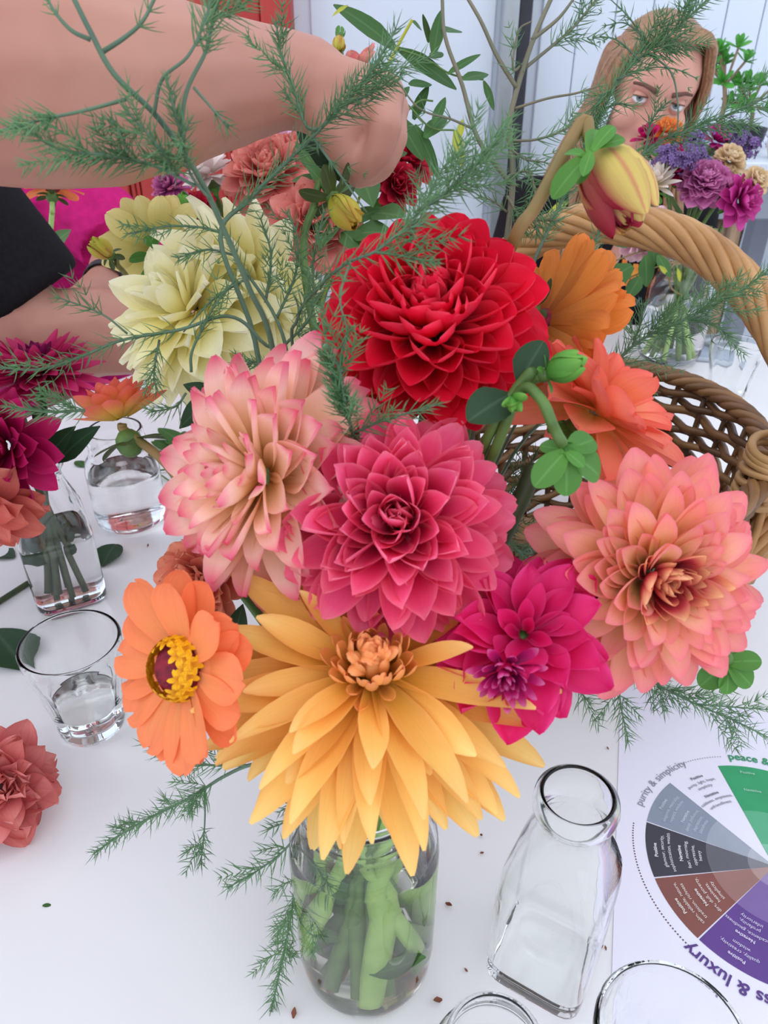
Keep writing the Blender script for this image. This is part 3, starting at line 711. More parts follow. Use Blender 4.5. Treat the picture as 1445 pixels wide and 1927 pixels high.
M_SCL = mat('eye_white', (222, 220, 222), 0.2, 0.03, 50); M_IRIS = mat('iris_grey', (112, 128, 132), 0.2, 0.3, 300); M_PUP = mat('pupil', (12, 12, 14), 0.1, 0.0, 10); M_BROW = mat('brow_brown', (104, 70, 60), 0.8, 0.2, 300); M_LIP = mat('lips', (178, 104, 98), 0.45, 0.1, 60)
def features(t, c, fw, sd, rx, ry, eye_z=0.0):
    """eyes, brows and mouth on a head of half width rx and half depth ry"""
    up = Vector((0, 0, 1))
    for s in (-1, 1):
        e = c + fw * (ry * 0.86) + sd * (0.031 * s) + up * eye_z; dome(MB(), e, fw, 0.0125, 1.0, 16, 10).obj('eye', M_SCL, t); dome(MB(), e + fw * 0.0095, fw, 0.0058, 0.6, 12, 6).obj('iris', M_IRIS, t)
        tube(MB(), [c + fw * (ry * k) + sd * (x_ * s) + up * z_ for x_, k, z_ in ((0.014, 1.0, 0.020), (0.03, 0.95, 0.025), (0.046, 0.84, 0.020))], 0.003, 6).obj('eyebrow', M_BROW, t)
    for z_, r_ in ((-0.066, 0.005), (-0.075, 0.006)): tube(MB(), cr([c + fw * (ry * k) + sd * x_ + up * z_ for x_, k in ((-0.022, 0.86), (0, 0.98), (0.022, 0.86))], 4), lambda u: r_ * math.sin(math.pi * (0.12 + 0.76 * u)), 6).obj('lip', M_LIP, t)
# ------------------------------------------------------------------ person in the black T-shirt, arms across the table
t = thing('person', 'person in a black T-shirt reaching across the table with a bare forearm', 'person', (-0.82, 0.60, 0))
mb = MB()
SR, SL = Vector((-0.47, 0.40, 1.30)), Vector((-0.56, 0.80, 1.30))
elb = P(-230, 105, 0.335)
chain(mb, [SR, SR.lerp(elb, 0.5), elb, P(-90, 118, 0.365), P(40, 136, 0.378), P(180, 156, 0.40), P(300, 160, 0.42), P(420, 156, 0.445), P(520, 150, 0.468), P(580, 158, 0.48)], [0.058, 0.055, 0.049, 0.0535, 0.0545, 0.0515, 0.0445, 0.0355, 0.0285, 0.0268])
# back of the hand: metacarpals, then the folded fingers and the thumb
K = [P(722, 178, 0.468), P(733, 205, 0.486), P(730, 234, 0.504), P(716, 262, 0.52)]
for k, q in enumerate(K):
    rcone(mb, P(590, 158 + k * 6, 0.474 + k * 0.004), q, 0.021 - 0.001 * k, 0.0135 - 0.0006 * k)
rcone(mb, P(600, 175, 0.48), P(690, 215, 0.492), 0.026, 0.022); rcone(mb, P(640, 190, 0.478), P(706, 236, 0.484), 0.022, 0.017); rcone(mb, P(690, 250, 0.488), P(700, 285, 0.492), 0.018, 0.013)
fingers(mb, [[K[0], (728, 236, 0.462), (712, 288, 0.470), (690, 318, 0.478)], [K[1], (740, 258, 0.482), (722, 302, 0.486), (698, 326, 0.49)], [K[2], (735, 280, 0.50), (716, 316, 0.502), (692, 332, 0.504)], [K[3], (718, 296, 0.516), (700, 322, 0.516), (682, 332, 0.516)]], [0.0098, 0.0098, 0.0092, 0.0082])
chain(mb, [P(610, 205, 0.476), P(640, 258, 0.478), P(658, 300, 0.482), P(676, 330, 0.488)], [0.019, 0.0135, 0.0108, 0.0088])
# other arm
eL = P(62, 640, 0.80)
chain(mb, [SL, SL.lerp(eL, 0.5), eL, P(180, 625, 0.815), P(300, 635, 0.825), P(400, 640, 0.83)], [0.058, 0.055, 0.050, 0.047, 0.038, 0.029])
hb = [P(470, 650 + k * 14, 0.80 + k * 0.004) for k in range(4)]
for k, q in enumerate(hb):
    rcone(mb, P(405, 640 + k * 4, 0.83), q, 0.02, 0.012); chain(mb, [q, q + Vector((0.022, 0.002, -0.004)), q + Vector((0.038, 0.02, -0.008)), q + Vector((0.042, 0.036, -0.01))], [0.0098, 0.0092, 0.0085, 0.0075])
chain(mb, [P(410, 640, 0.83), P(450, 610, 0.85), P(490, 600, 0.87)], [0.018, 0.012, 0.0095])
# trunk, head, legs (out of the frame)
chest = Vector((-0.66, 0.60, 1.20)); pel = Vector((-0.86, 0.60, 0.92)); nk = Vector((-0.53, 0.60, 1.40))
rcone(mb, SR + Vector((-0.05, 0.04, 0)), SL + Vector((-0.03, -0.04, 0)), 0.07, 0.07); ell(mb, chest, (0.12, 0.17, 0.20)); rcone(mb, chest, pel, 0.125, 0.135)
rcone(mb, nk + Vector((-0.02, 0, -0.05)), nk + Vector((0.03, 0, 0.08)), 0.06, 0.055)
hd = nk + Vector((0.07, 0, 0.17)); ell(mb, hd, (0.098, 0.076, 0.115)); ell(mb, hd + Vector((0.05, 0, -0.06)), (0.05, 0.055, 0.06)); rcone(mb, hd + Vector((0.09, 0, 0.01)), hd + Vector((0.115, 0, -0.03)), 0.009, 0.013)
for s in (-1, 1):
    ell(mb, hd + Vector((-0.01, 0.077 * s, -0.01)), (0.018, 0.01, 0.03)); hip = pel + Vector((0, 0.09 * s, -0.03)); chain(mb, [hip, hip + Vector((0.0, 0.01 * s, -0.42)), hip + Vector((-0.02, 0.015 * s, -0.82))], [0.09, 0.06, 0.042])
    ft = hip + Vector((-0.02, 0.015 * s, -0.852)); rcone(mb, ft, ft + Vector((0.16, 0.01 * s, 0.0)), 0.036, 0.030)
link('body', remesh(mb, 'body', M_SK1, 0.0032, 3), t)
sb = MB(); ell(sb, chest + Vector((-0.005, 0, 0)), (0.135, 0.185, 0.22)); rcone(sb, chest, pel + Vector((0, 0, 0.02)), 0.142, 0.152); rcone(sb, SR + Vector((-0.04, 0.04, 0)), SL + Vector((-0.02, -0.04, 0)), 0.084, 0.084)
rcone(sb, SR, SR.lerp(elb, 0.3), 0.078, 0.072)
q1 = P(48, 572, 0.80); ax = (q1 - SL); tube(sb, [SL, SL.lerp(q1, 0.33), SL.lerp(q1, 0.66), q1 - ax * 0.03, q1], lambda u: 0.078 - 0.010 * u, 24)
link('t_shirt', remesh(sb, 't_shirt', M_BLACK, 0.006, 4), t)
jb = MB()
for s in (-1, 1):
    hip = pel + Vector((0, 0.09 * s, -0.03)); chain(jb, [hip, hip + Vector((0.0, 0.01 * s, -0.42)), hip + Vector((-0.02, 0.015 * s, -0.80))], [0.105, 0.078, 0.062])
rcone(jb, pel + Vector((0, -0.06, 0)), pel + Vector((0, 0.06, 0)), 0.125, 0.125); link('trousers', remesh(jb, 'trousers', M_JEAN, 0.009, 4), t)
hb_ = MB(); ell(hb_, hd + Vector((-0.022, 0, 0.02)), (0.097, 0.086, 0.115)); ell(hb_, hd + Vector((-0.07, 0, -0.05)), (0.05, 0.07, 0.09)); link('hair', remesh(hb_, 'hair', M_HAIRD, 0.006, 3), t); features(t, hd, Vector((1, 0, 0)), Vector((0, 1, 0)), 0.076, 0.098)
# ------------------------------------------------------------------ stools under the two seated people
M_STOOL = mat('stool_wood', (150, 116, 84), 0.6, 0.15, 20)
def stool(label, c, h):
    s = thing('stool', label, 'stool', (c.x, c.y, 0)); loft(MB(), [sring(c, 0.155, h - 0.03, 32), sring(c, 0.16, h - 0.024, 32), sring(c, 0.16, h - 0.004, 32), sring(c, 0.154, h, 32)]).obj('seat', M_STOOL, s, False)
    for k in range(4):
        a = R(45 + 90 * k); d = Vector((math.cos(a), math.sin(a), 0)); tube(MB(), [Vector((c.x, c.y, 0)) + d * 0.15, Vector((c.x, c.y, h - 0.03)) + d * 0.115], 0.014, 8).obj('leg', M_STOOL, s)
# ------------------------------------------------------------------ person in the magenta shirt
t = thing('person', 'seated person in a crumpled magenta shirt wearing a wrist watch', 'person', (-0.66, 1.47, 0))
mb = MB(); hip = Vector((-0.66, 1.50, 0.52)); ch = Vector((-0.66, 1.42, 0.90)); sL, sR2 = Vector((-0.515, 1.37, 1.0)), Vector((-0.82, 1.40, 1.0))
eL = P(228, 478, 1.25); wr = P(196, 532, 1.13)
ell(mb, ch, (0.155, 0.105, 0.17)); rcone(mb, ch, hip, 0.12, 0.14); rcone(mb, sL, sR2, 0.06, 0.06); chain(mb, [sL, sL.lerp(eL, 0.5), eL, eL.lerp(wr, 0.6), wr], [0.055, 0.048, 0.042, 0.034, 0.027])
hp = P(160, 560, 1.07); rcone(mb, wr, hp, 0.026, 0.022)
for k in range(4): q = hp + Vector((-0.012 + 0.004 * k, -0.01, -0.012 + 0.012 * k)); chain(mb, [hp, q + Vector((-0.03, -0.02, -0.01)), q + Vector((-0.05, -0.025, -0.03))], [0.012, 0.0095, 0.008])
chain(mb, [hp, hp + Vector((0.005, -0.035, 0.0)), hp + Vector((-0.015, -0.055, -0.01))], [0.013, 0.0105, 0.009])
e2 = Vector((-0.93, 1.28, 0.80)); w2 = Vector((-0.74, 1.10, 0.80)); chain(mb, [sR2, sR2.lerp(e2, 0.5), e2, w2], [0.055, 0.048, 0.042, 0.028]); rcone(mb, w2, w2 + Vector((0.08, -0.03, 0)), 0.024, 0.018)
nk = Vector((-0.67, 1.39, 1.08)); rcone(mb, nk - Vector((0, 0, 0.06)), nk + Vector((0, -0.02, 0.06)), 0.055, 0.052); hd = nk + Vector((0, -0.03, 0.16))
ell(mb, hd, (0.074, 0.095, 0.112)); ell(mb, hd + Vector((0, -0.04, -0.06)), (0.055, 0.05, 0.06)); rcone(mb, hd + Vector((0, -0.09, 0.0)), hd + Vector((0, -0.112, -0.035)), 0.009, 0.012)
for s in (-1, 1):
    ell(mb, hd + Vector((0.075 * s, 0.0, -0.01)), (0.01, 0.018, 0.03)); h = hip + Vector((0.09 * s, 0, 0)); k = h + Vector((0.02 * s, -0.40, 0.0)); chain(mb, [h, k, k + Vector((0, 0.03, -0.43))], [0.085, 0.06, 0.04]); rcone(mb, k + Vector((0, 0.03, -0.48)), k + Vector((0, -0.12, -0.485)), 0.035, 0.03)
link('body', remesh(mb, 'body', M_SK3, 0.0055, 4), t)
sb = MB(); ell(sb, ch, (0.172, 0.122, 0.19)); rcone(sb, ch, hip + Vector((0, 0, 0.04)), 0.142, 0.16); rcone(sb, sL + Vector((-0.01, 0, 0)), sR2 + Vector((0.01, 0, 0)), 0.074, 0.074)
cuff = eL.lerp(wr, 0.22); tube(sb, cr([sL, sL.lerp(eL, 0.5), eL + Vector((0.006, 0, 0)), cuff], 5), lambda u: 0.074 - 0.012 * u, 24); chain(sb, [sR2, sR2.lerp(e2, 0.5), e2], [0.072, 0.064, 0.058])
me = remesh(sb, 'shirt', M_PINKS, 0.0055, 4)
nrm = [v_.normal.copy() for v_ in me.vertices]
for v_, n_ in zip(me.vertices, nrm):                  # soft folds of the linen
    c = v_.co.copy(); v_.co = c + n_ * (0.009 * noise.noise((c.x * 9, c.y * 9, c.z * 30 + c.x * 26)) + 0.004 * noise.noise((c.x * 40, c.y * 20, c.z * 60)))
link('shirt', me, t)
jb = MB()
for s in (-1, 1): h = hip + Vector((0.09 * s, 0, 0)); k = h + Vector((0.02 * s, -0.40, 0.0)); chain(jb, [h, k, k + Vector((0, 0.03, -0.40))], [0.10, 0.075, 0.06])
link('trousers', remesh(jb, 'trousers', M_JEAN, 0.01, 4), t)
hb_ = MB(); ell(hb_, hd + Vector((0, 0.022, 0.02)), (0.084, 0.095, 0.112)); ell(hb_, hd + Vector((0, 0.06, -0.06)), (0.075, 0.05, 0.10)); link('hair', remesh(hb_, 'hair', M_HAIRD, 0.006, 3), t); features(t, hd, Vector((0, -1, 0)), Vector((1, 0, 0)), 0.074, 0.095)
stool('wooden stool under the person in the magenta shirt', Vector((-0.66, 1.52, 0)), 0.372)
axw = (wr - eL).normalized(); fr_u = axw.orthogonal().normalized(); fr_v = axw.cross(fr_u); wc = wr - axw * 0.006
wt = thing('wrist_watch', 'dark strapped wrist watch with a pale case on the wrist by the magenta shirt', 'watch', wc)
mbw = MB(); n = 28; rgs = []
for r_, o_ in ((0.0285, -0.010), (0.0305, -0.010), (0.0305, 0.010), (0.0285, 0.010)): rgs.append([wc + axw * o_ + (fr_u * math.cos(2 * math.pi * j / n) + fr_v * math.sin(2 * math.pi * j / n)) * r_ for j in range(n)])
loft(mbw, rgs + [rgs[0]], False, False); mbw.obj('strap', M_DARK, wt)
dface = (CAM - wc); dface = (dface - axw * dface.dot(axw)).normalized(); fc_ = (dface + fr_u * 0.0).normalized(); mbw = MB(); sd = axw.cross(fc_)
for off, nm_, m_, rr_ in ((0.031, 'case', M_STEEL, 0.016), (0.0375, 'dial', M_SCR, 0.0135)):
    mm = MB(); loft(mm, [[wc + fc_ * (off + z_) + (axw * math.cos(2 * math.pi * j / 24) + sd * math.sin(2 * math.pi * j / 24)) * rr_ * k_ for j in range(24)] for z_, k_ in ((-0.002, 1), (0.004, 1), (0.006, 0.92))]); mm.obj(nm_, m_, wt)
# ------------------------------------------------------------------ the woman on the far side of the table
E = P(1240, 196, 1.28)
fwd = Vector((-0.10, -0.95, -0.24)).normalized(); xr = Vector((1, 0, -0.17)); xr = (xr - fwd * xr.dot(fwd)).normalized(); upv = fwd.cross(xr)
def Hd(x_, y_, z_): return E + xr * x_ + fwd * y_ + upv * z_
HM = Matrix((xr, fwd, upv)).transposed()
t = thing('person', 'young woman with long light brown hair in a black printed T-shirt', 'person', (0.47, 1.62, 0))
mb = MB()
ell(mb, Hd(0, -0.085, 0.022), (0.073, 0.094, 0.084), HM); ell(mb, Hd(0, -0.052, -0.045), (0.060, 0.056, 0.076), HM); rcone(mb, Hd(-0.012, -0.024, -0.108), Hd(0.012, -0.024, -0.108), 0.02, 0.02)
rcone(mb, Hd(0, 0.002, 0.006), Hd(0, 0.021, -0.040), 0.0085, 0.0105); rcone(mb, Hd(-0.010, 0.012, -0.044), Hd(0.010, 0.012, -0.044), 0.0085, 0.0085)
rcone(mb, Hd(-0.040, -0.014, 0.017), Hd(-0.012, -0.001, 0.017), 0.010, 0.010); rcone(mb, Hd(0.040, -0.014, 0.017), Hd(0.012, -0.001, 0.017), 0.010, 0.010)
rcone(mb, Hd(-0.022, -0.004, -0.073), Hd(0.022, -0.004, -0.073), 0.007, 0.007); rcone(mb, Hd(-0.017, -0.004, -0.083), Hd(0.017, -0.004, -0.083), 0.008, 0.008)
for s in (-1, 1):
    ell(mb, Hd(0.037 * s, -0.026, -0.034), (0.026, 0.026, 0.028), HM); ell(mb, Hd(0.073 * s, -0.095, -0.012), (0.009, 0.018, 0.029), HM)
nb = Vector((0.465, 1.555, 0.955)); rcone(mb, Hd(0, -0.10, -0.075), nb, 0.052, 0.058)
s1, s2 = Vector((0.285, 1.55, 0.945)), Vector((0.590, 1.59, 0.930)); ch = Vector((0.445, 1.61, 0.84)); hip = Vector((0.48, 1.68, 0.53))
rcone(mb, s1, s2, 0.052, 0.052); ell(mb, ch, (0.145, 0.095, 0.15)); rcone(mb, ch, hip, 0.11, 0.13)
e1 = Vector((0.235, 1.50, 0.80)); w1 = P(1110, 520, 1.24); chain(mb, [s1, s1.lerp(e1, 0.5), e1, e1.lerp(w1, 0.6), w1], [0.048, 0.042, 0.037, 0.031, 0.024]); h1 = w1 + (P(1090, 470, 1.22) - w1)
rcone(mb, w1, h1, 0.022, 0.018)
for k in range(4): q = h1 + Vector((-0.012 + 0.011 * k, 0, 0.0)); chain(mb, [q, q + Vector((0.0, -0.012, 0.028)), q + Vector((0.006, -0.03, 0.04))], [0.0095, 0.0085, 0.0072])
chain(mb, [w1, w1 + Vector((0.03, -0.01, 0.03)), w1 + Vector((0.034, -0.02, 0.055))], [0.014, 0.0105, 0.0085])
e2 = Vector((0.655, 1.63, 0.70)); w2 = Vector((0.56, 1.50, 0.64)); chain(mb, [s2, s2.lerp(e2, 0.5), e2, e2.lerp(w2, 0.5), w2], [0.048, 0.042, 0.037, 0.031, 0.024])
for k in range(4): q = w2 + Vector((-0.02 - 0.008 * k, -0.06 + 0.008 * k, 0)); rcone(mb, w2, q, 0.02, 0.011); chain(mb, [q, q + Vector((-0.03, -0.02, 0.004)), q + Vector((-0.05, -0.025, -0.008))], [0.0095, 0.0085, 0.0075])
chain(mb, [w2, w2 + Vector((-0.045, 0.0, 0.01)), w2 + Vector((-0.07, -0.01, 0.004))], [0.014, 0.0105, 0.009])
for s in (-1, 1): h = hip + Vector((0.09 * s, 0, 0)); k = h + Vector((0.01 * s, -0.40, 0.0)); chain(mb, [h, k, k + Vector((0, 0.03, -0.43))], [0.08, 0.056, 0.038]); rcone(mb, k + Vector((0, 0.03, -0.49)), k + Vector((0, -0.11, -0.493)), 0.033, 0.028)
me = remesh(mb, 'body', M_SK2, 0.0042, 4)
# eye sockets pressed in, then lids joined to the same mesh
ec = [Hd(-0.0315, -0.0125, 0), Hd(0.0315, -0.0125, 0)]
for v_ in me.vertices:
    for c in ec:
        d = (v_.co - (c + fwd * 0.010)); w_ = math.exp(-((d.dot(xr) / 0.017) ** 2 + (d.dot(upv) / 0.010) ** 2) - max(0, -d.dot(fwd) - 0.01) * 60)
        if w_ > 0.02: v_.co -= fwd * 0.0095 * w_
bm = bmesh.new(); bm.from_mesh(me)
def lid(c, a0, a1, r_):
    rows = []
    for i in range(5):
        el = R(a0 + (a1 - a0) * i / 4); row = []
        for j in range(13):
            az = R(-78 + 156 * j / 12); close = math.cos(az) ** 0.6 if i == 0 else 1.0
            e_ = el * (close if i == 0 else 1.0)
            row.append(bm.verts.new(c + (xr * math.sin(az) * math.cos(e_ * 0.85) + fwd * math.cos(az) * math.cos(e_) + upv * math.sin(e_)) * r_))
        rows.append(row)
    for i in range(4):
        for j in range(12): fc2 = bm.faces.new((rows[i][j], rows[i][j + 1], rows[i + 1][j + 1], rows[i + 1][j])); fc2.smooth = True
for c in ec: lid(c, 24, 85, 0.0136); lid(c, -26, -85, 0.0134)
bm.to_mesh(me); bm.free(); link('body', me, t)
for c in ec:
    gz = (CAM - c).normalized(); x_ = gz.orthogonal().normalized(); y_ = gz.cross(x_); mm = MB(); n = 20; rg = []; angs = [0.5, 5, 10, 11, 20, 27, 28, 45, 70, 95, 130, 178]
    for a in angs: rg.append([c + gz * (math.cos(R(a)) * 0.0125) + (x_ * math.cos(2 * math.pi * j / n) + y_ * math.sin(2 * math.pi * j / n)) * (math.sin(R(a)) * 0.0125) for j in range(n)])
    loft(mm, rg); ey = mm.obj('eye', M_PUP, t); ey.data.materials.append(M_IRIS); ey.data.materials.append(M_SCL)
    for i, p_ in enumerate(ey.data.polygons): k = i // n; p_.material_index = 0 if k < 3 else 1 if k < 6 else 2
    if len(ey.data.polygons) > (len(angs) - 1) * n: ey.data.polygons[(len(angs) - 1) * n].material_index = 0
    s = -1 if c == ec[0] else 1
    mm = MB(); tube(mm, [c + (xr * math.sin(R(a)) * 0.97 + fwd * math.cos(R(a)) * 0.99 + upv * math.sin(R(25) * math.cos(R(a)) ** 0.6)) * 0.0139 for a in range(-75, 76, 15)], lambda u: 0.0011, 5); mm.obj('eyelash', M_BROW, t)
    mm = MB(); tube(mm, [Hd(s * x2, y2, z2) for x2, y2, z2 in ((0.013, 0.0085, 0.0185), (0.024, 0.006, 0.0215), (0.036, 0.0, 0.0235), (0.050, -0.0125, 0.0195))], lambda u: 0.0036 * (1 - 0.6 * u) + 0.0008, 6); mm.obj('eyebrow', M_BROW, t)
# hair: a close cap under many long locks
mm = MB(); ell(mm, Hd(0.0, -0.099, 0.032), (0.080, 0.092, 0.080), HM); rnd = random.Random(4)
for s in (-1, 1):
    for k in range(90):
        a = k / 89; py_ = -0.018 - 0.16 * a; pz_ = 0.098 - 0.05 * a ** 2 - 0.010 * (1 - a) ** 4
        x0 = 0.014; sd_ = s * (0.078 + 0.006 * math.sin(a * 3)) ; yb = -0.040 - 0.12 * a; jx = rnd.uniform(-0.005, 0.005)
        pts = [Hd(x0, py_, pz_), Hd(x0 + s * 0.035 + jx, py_ - 0.004, pz_ + 0.004), Hd(s * 0.064 + jx, -0.032 - 0.115 * a, 0.064 - 0.02 * a), Hd(sd_ + jx, yb, 0.018), Hd(sd_ * 1.05, yb - 0.004, -0.05)]
        if s < 0: pts += [Vector((0.365 - 0.05 * a + rnd.uniform(-0.02, 0.02), 1.50 + 0.07 * a, 0.985)), Vector((0.335 - 0.05 * a + rnd.uniform(-0.02, 0.02), 1.46 + 0.09 * a, 0.86))]
        else: pts += [Vector((0.530 + 0.03 * a + rnd.uniform(-0.02, 0.01), 1.50 + 0.07 * a, 0.99)), Vector((0.55 + 0.03 * a + rnd.uniform(-0.02, 0.02), 1.47 + 0.08 * a, 0.84))]
        tube(mm, cr(pts, 5), lambda u: 0.0026 + 0.0034 * min(1, u * 4) * (1 - 0.6 * u), 5)
mm.obj('hair', M_HAIR, t)
sb = MB(); rcone(sb, s1, s2, 0.064, 0.064); ell(sb, ch, (0.160, 0.108, 0.17)); rcone(sb, ch, hip + Vector((0, 0, 0.03)), 0.13, 0.145)
for a_, b_ in ((s1, e1), (s2, e2)): tube(sb, [a_, a_.lerp(b_, 0.4), a_.lerp(b_, 0.8)], lambda u: 0.062 - 0.008 * u, 20)
me = remesh(sb, 't_shirt', M_BLACK, 0.006, 4); shirt = link('t_shirt', me, t)
jb = MB()
for s in (-1, 1): h = hip + Vector((0.09 * s, 0, 0)); k = h + Vector((0.01 * s, -0.40, 0.0)); chain(jb, [h, k, k + Vector((0, 0.03, -0.40))], [0.096, 0.07, 0.055])
link('trousers', remesh(jb, 'trousers', M_JEAN, 0.01, 4), t)
stool('wooden stool under the woman in the black printed T-shirt', Vector((0.48, 1.70, 0)), 0.375)
# flame coloured lettering printed on the shirt, laid onto the cloth
bv_ = BVHTree.FromPolygons([v_.co for v_ in me.vertices], [tuple(p_.vertices) for p_ in me.polygons]); M_FLAME = mat('flame_print', (228, 150, 50), 0.7, 0.3, 40, col2=(206, 80, 44)); M_BLUEP = mat('blue_print', (70, 92, 110), 0.7, 0.3, 40)
def stroke(mb_, a, b, w0, w1):
    n = 8; rows = []
    for i in range(n + 1):
        px = a[0] + (b[0] - a[0]) * i / n; py = a[1] + (b[1] - a[1]) * i / n; w_ = w0 + (w1 - w0) * i / n; dx, dy = b[1] - a[1], a[0] - b[0]; l_ = math.hypot(dx, dy); row = []
        for s in (-1, 0, 1):
            r_ = ray(px + dx / l_ * w_ * s, py + dy / l_ * w_ * s).normalized(); hit = bv_.ray_cast(CAM, r_)
            if hit[0] is None: return
            row.append(hit[0] - r_ * 0.0015)
        rows.append(row)
    mb_.add([q for r in rows for q in r], [(3 * i + j, 3 * i + j + 1, 3 * i + j + 4, 3 * i + j + 3) for i in range(n) for j in range(2)])
fl = MB()
for a, b, w0, w1 in (((1176, 488), (1158, 575), 4.5, 2.5), ((1176, 488), (1182, 545), 3.5, 4), ((1165, 530), (1184, 524), 3, 3), ((1197, 497), (1183, 562), 5, 4.5), ((1197, 497), (1206, 530), 3.5, 4), ((1186, 540), (1204, 532), 2.5, 2.5), ((1150, 545), (1158, 585), 3.5, 2), ((1132, 568), (1148, 552), 3.5, 3), ((1155, 500), (1142, 530), 3, 4), ((1112, 540), (1134, 520), 3, 3), ((1120, 500), (1110, 530), 4, 3)): stroke(fl, a, b, w0, w1)
if fl.v: fl.obj('flame_lettering', M_FLAME, t)
bl = MB()
for a, b, w0, w1 in (((1170, 565), (1182, 590), 3, 2), ((1195, 575), (1205, 560), 3, 2), ((1150, 595), (1165, 600), 2, 3)): stroke(bl, a, b, w0, w1)
if bl.v: bl.obj('blue_print', M_BLUEP, t)
# ================================================================== THE BIG BOUQUET
def jar_via(C, k, rj=0.016, depth=0.15, lean=0.35):
    """way of a stem from the head into the bouquet jar"""
    rnd = random.Random(k); a = rnd.uniform(0, 6.28)
    m = JM + Vector((math.cos(a), math.sin(a), 0)) * rj
    foot = J0 + Vector((-math.cos(a) * 0.022, -math.sin(a) * 0.022, 0.172 - depth))
    return [m.lerp(C, lean) + Vector((0, 0.01, 0)) , m, foot]
HEADS = []
# --- red ball dahlia
m_red = petal_mat('petal_red', [(0.0, (150, 0, 26)), (0.45, (222, 8, 44)), (1.0, (240, 28, 66))], edge=(248, 84, 110), ew=0.6, trans=0.25, streak=0.06)
RED = petal_set('petal', m_red, 3, W=0.36, wpos=0.55, base=0.45, e=2.6, k=0.5, cup0=1.6, cup1=1.3, bend=0.55)
REDI = petal_set('petal', m_red, 3, W=0.36, wpos=0.62, base=0.5, e=2.4, k=0.55, cup0=1.7, cup1=1.6, bend=0.5)
def head(name, label, C, face, cat='flower', stem_r=0.0035, via=None, stem_m=None, group=None, cal=0.0125, back=0.035, sets=None):
    base = Vector(via[-1]) if via else C
    t = thing(name, label, cat, base, group); HEADS.append(t)
    if via: add_stem(t, stem_path(C, face, via, back), stem_r, stem_m)
    if cal: calyx(t, C - face.normalized() * cal * 0.6, face, cal, 6, sets or SEP, 1.0, 95)
    return t
C = P(812, 612, 0.365) ; f = CV(-0.08, 0.30, 0.95)
t = head('dahlia', 'round crimson red ball dahlia, the highest of the big bouquet', C, f, via=jar_via(C, 1))
rings(t, C, f, 44, REDI, 4, 50, 0.030, 0.037, 0.010, jit=0.05, wide=0.92)
rings(t, C, f, 104, RED, 50, 124, 0.037, 0.047, 0.010, jit=0.05, i0=44)
# --- vivid pink decorative dahlia
m_pink = petal_mat('petal_pink', [(0.0, (206, 16, 76)), (0.5, (232, 44, 106)), (0.85, (244, 90, 138)), (1.0, (252, 136, 166))], edge=(252, 144, 168), ew=0.6, trans=0.3, streak=0.08)
PINK = petal_set('petal', m_pink, 4, W=0.25, wpos=0.52, base=0.45, e=2.3, k=0.56, cup0=1.3, cup1=1.0, bend=0.30, ruf=0.10)
PINKI = petal_set('petal', m_pink, 3, W=0.27, wpos=0.55, base=0.5, e=2, k=0.6, cup0=1.4, cup1=1.0, bend=0.3)
C = P(748, 985, 0.335); f = CV(-0.03, 0.14, 0.98)
t = head('dahlia', 'vivid pink decorative dahlia between the peach and the magenta heads', C, f, via=jar_via(C, 2))
rings(t, C, f, 34, PINKI, 6, 46, 0.024, 0.036, 0.006, jit=0.14)
rings(t, C, f, 128, PINK, 42, 122, 0.036, 0.047, 0.007, jit=0.14, i0=34)
# --- peach dahlia with raspberry tips, turned to the side
m_pch = petal_mat('petal_peach', [(0.0, (255, 206, 112)), (0.45, (255, 222, 180)), (0.8, (255, 214, 200)), (1.0, (238, 100, 138))], edge=(250, 182, 186), ew=0.25, trans=0.3, streak=0.08, rnd=0.05)
PCH = petal_set('petal', m_pch, 4, W=0.25, wpos=0.52, base=0.4, e=2.0, k=0.62, cup0=1.0, cup1=0.8, bend=0.12, ruf=0.12)
PCHI = petal_set('petal', m_pch, 3, W=0.24, wpos=0.5, base=0.5, e=1.9, k=0.65, cup0=1.3, cup1=0.9, bend=0.3)
C = P(500, 895, 0.352); f = CV(-0.70, 0.05, 0.71)
t = head('dahlia', 'peach dahlia with raspberry pink tips turned towards the yellow blooms', C, f, via=jar_via(C, 3))
rings(t, C, f, 30, PCHI, 8, 50, 0.022, 0.034, 0.008, jit=0.10)
rings(t, C, f, 110, PCH, 46, 116, 0.036, 0.057, 0.008, jit=0.12, i0=30)
# --- peach and coral dahlia by the basket
m_pc2 = petal_mat('petal_coral_peach', [(0.0, (232, 140, 60)), (0.35, (255, 218, 140)), (0.65, (255, 202, 164)), (1.0, (246, 142, 152))], edge=(244, 132, 158), ew=0.5, trans=0.3, streak=0.08, rnd=0.06)
m_pc3 = petal_mat('petal_coral_core', [(0.0, (160, 30, 50)), (0.6, (220, 84, 100)), (1.0, (252, 206, 150))], edge=(236, 120, 110), ew=0.5, trans=0.25)
PC2 = petal_set('petal', m_pc2, 4, W=0.235, wpos=0.52, base=0.42, e=2.2, k=0.58, cup0=1.25, cup1=0.95, bend=0.25)
PC3 = petal_set('petal', m_pc3, 3, W=0.24, wpos=0.55, base=0.5, e=1.9, k=0.65, cup0=1.4, cup1=1.1, bend=0.4)
C = P(1222, 1082, 0.352); f = CV(0.10, -0.10, 0.99)
t = head('dahlia', 'peach and coral dahlia with a dark raspberry eye beside the basket', C, f, via=jar_via(C, 4))
rings(t, C, f, 40, PC3, 5, 46, 0.018, 0.030, 0.008, jit=0.14)
rings(t, C, f, 136, PC2, 44, 112, 0.030, 0.052, 0.008, jit=0.11, i0=40)
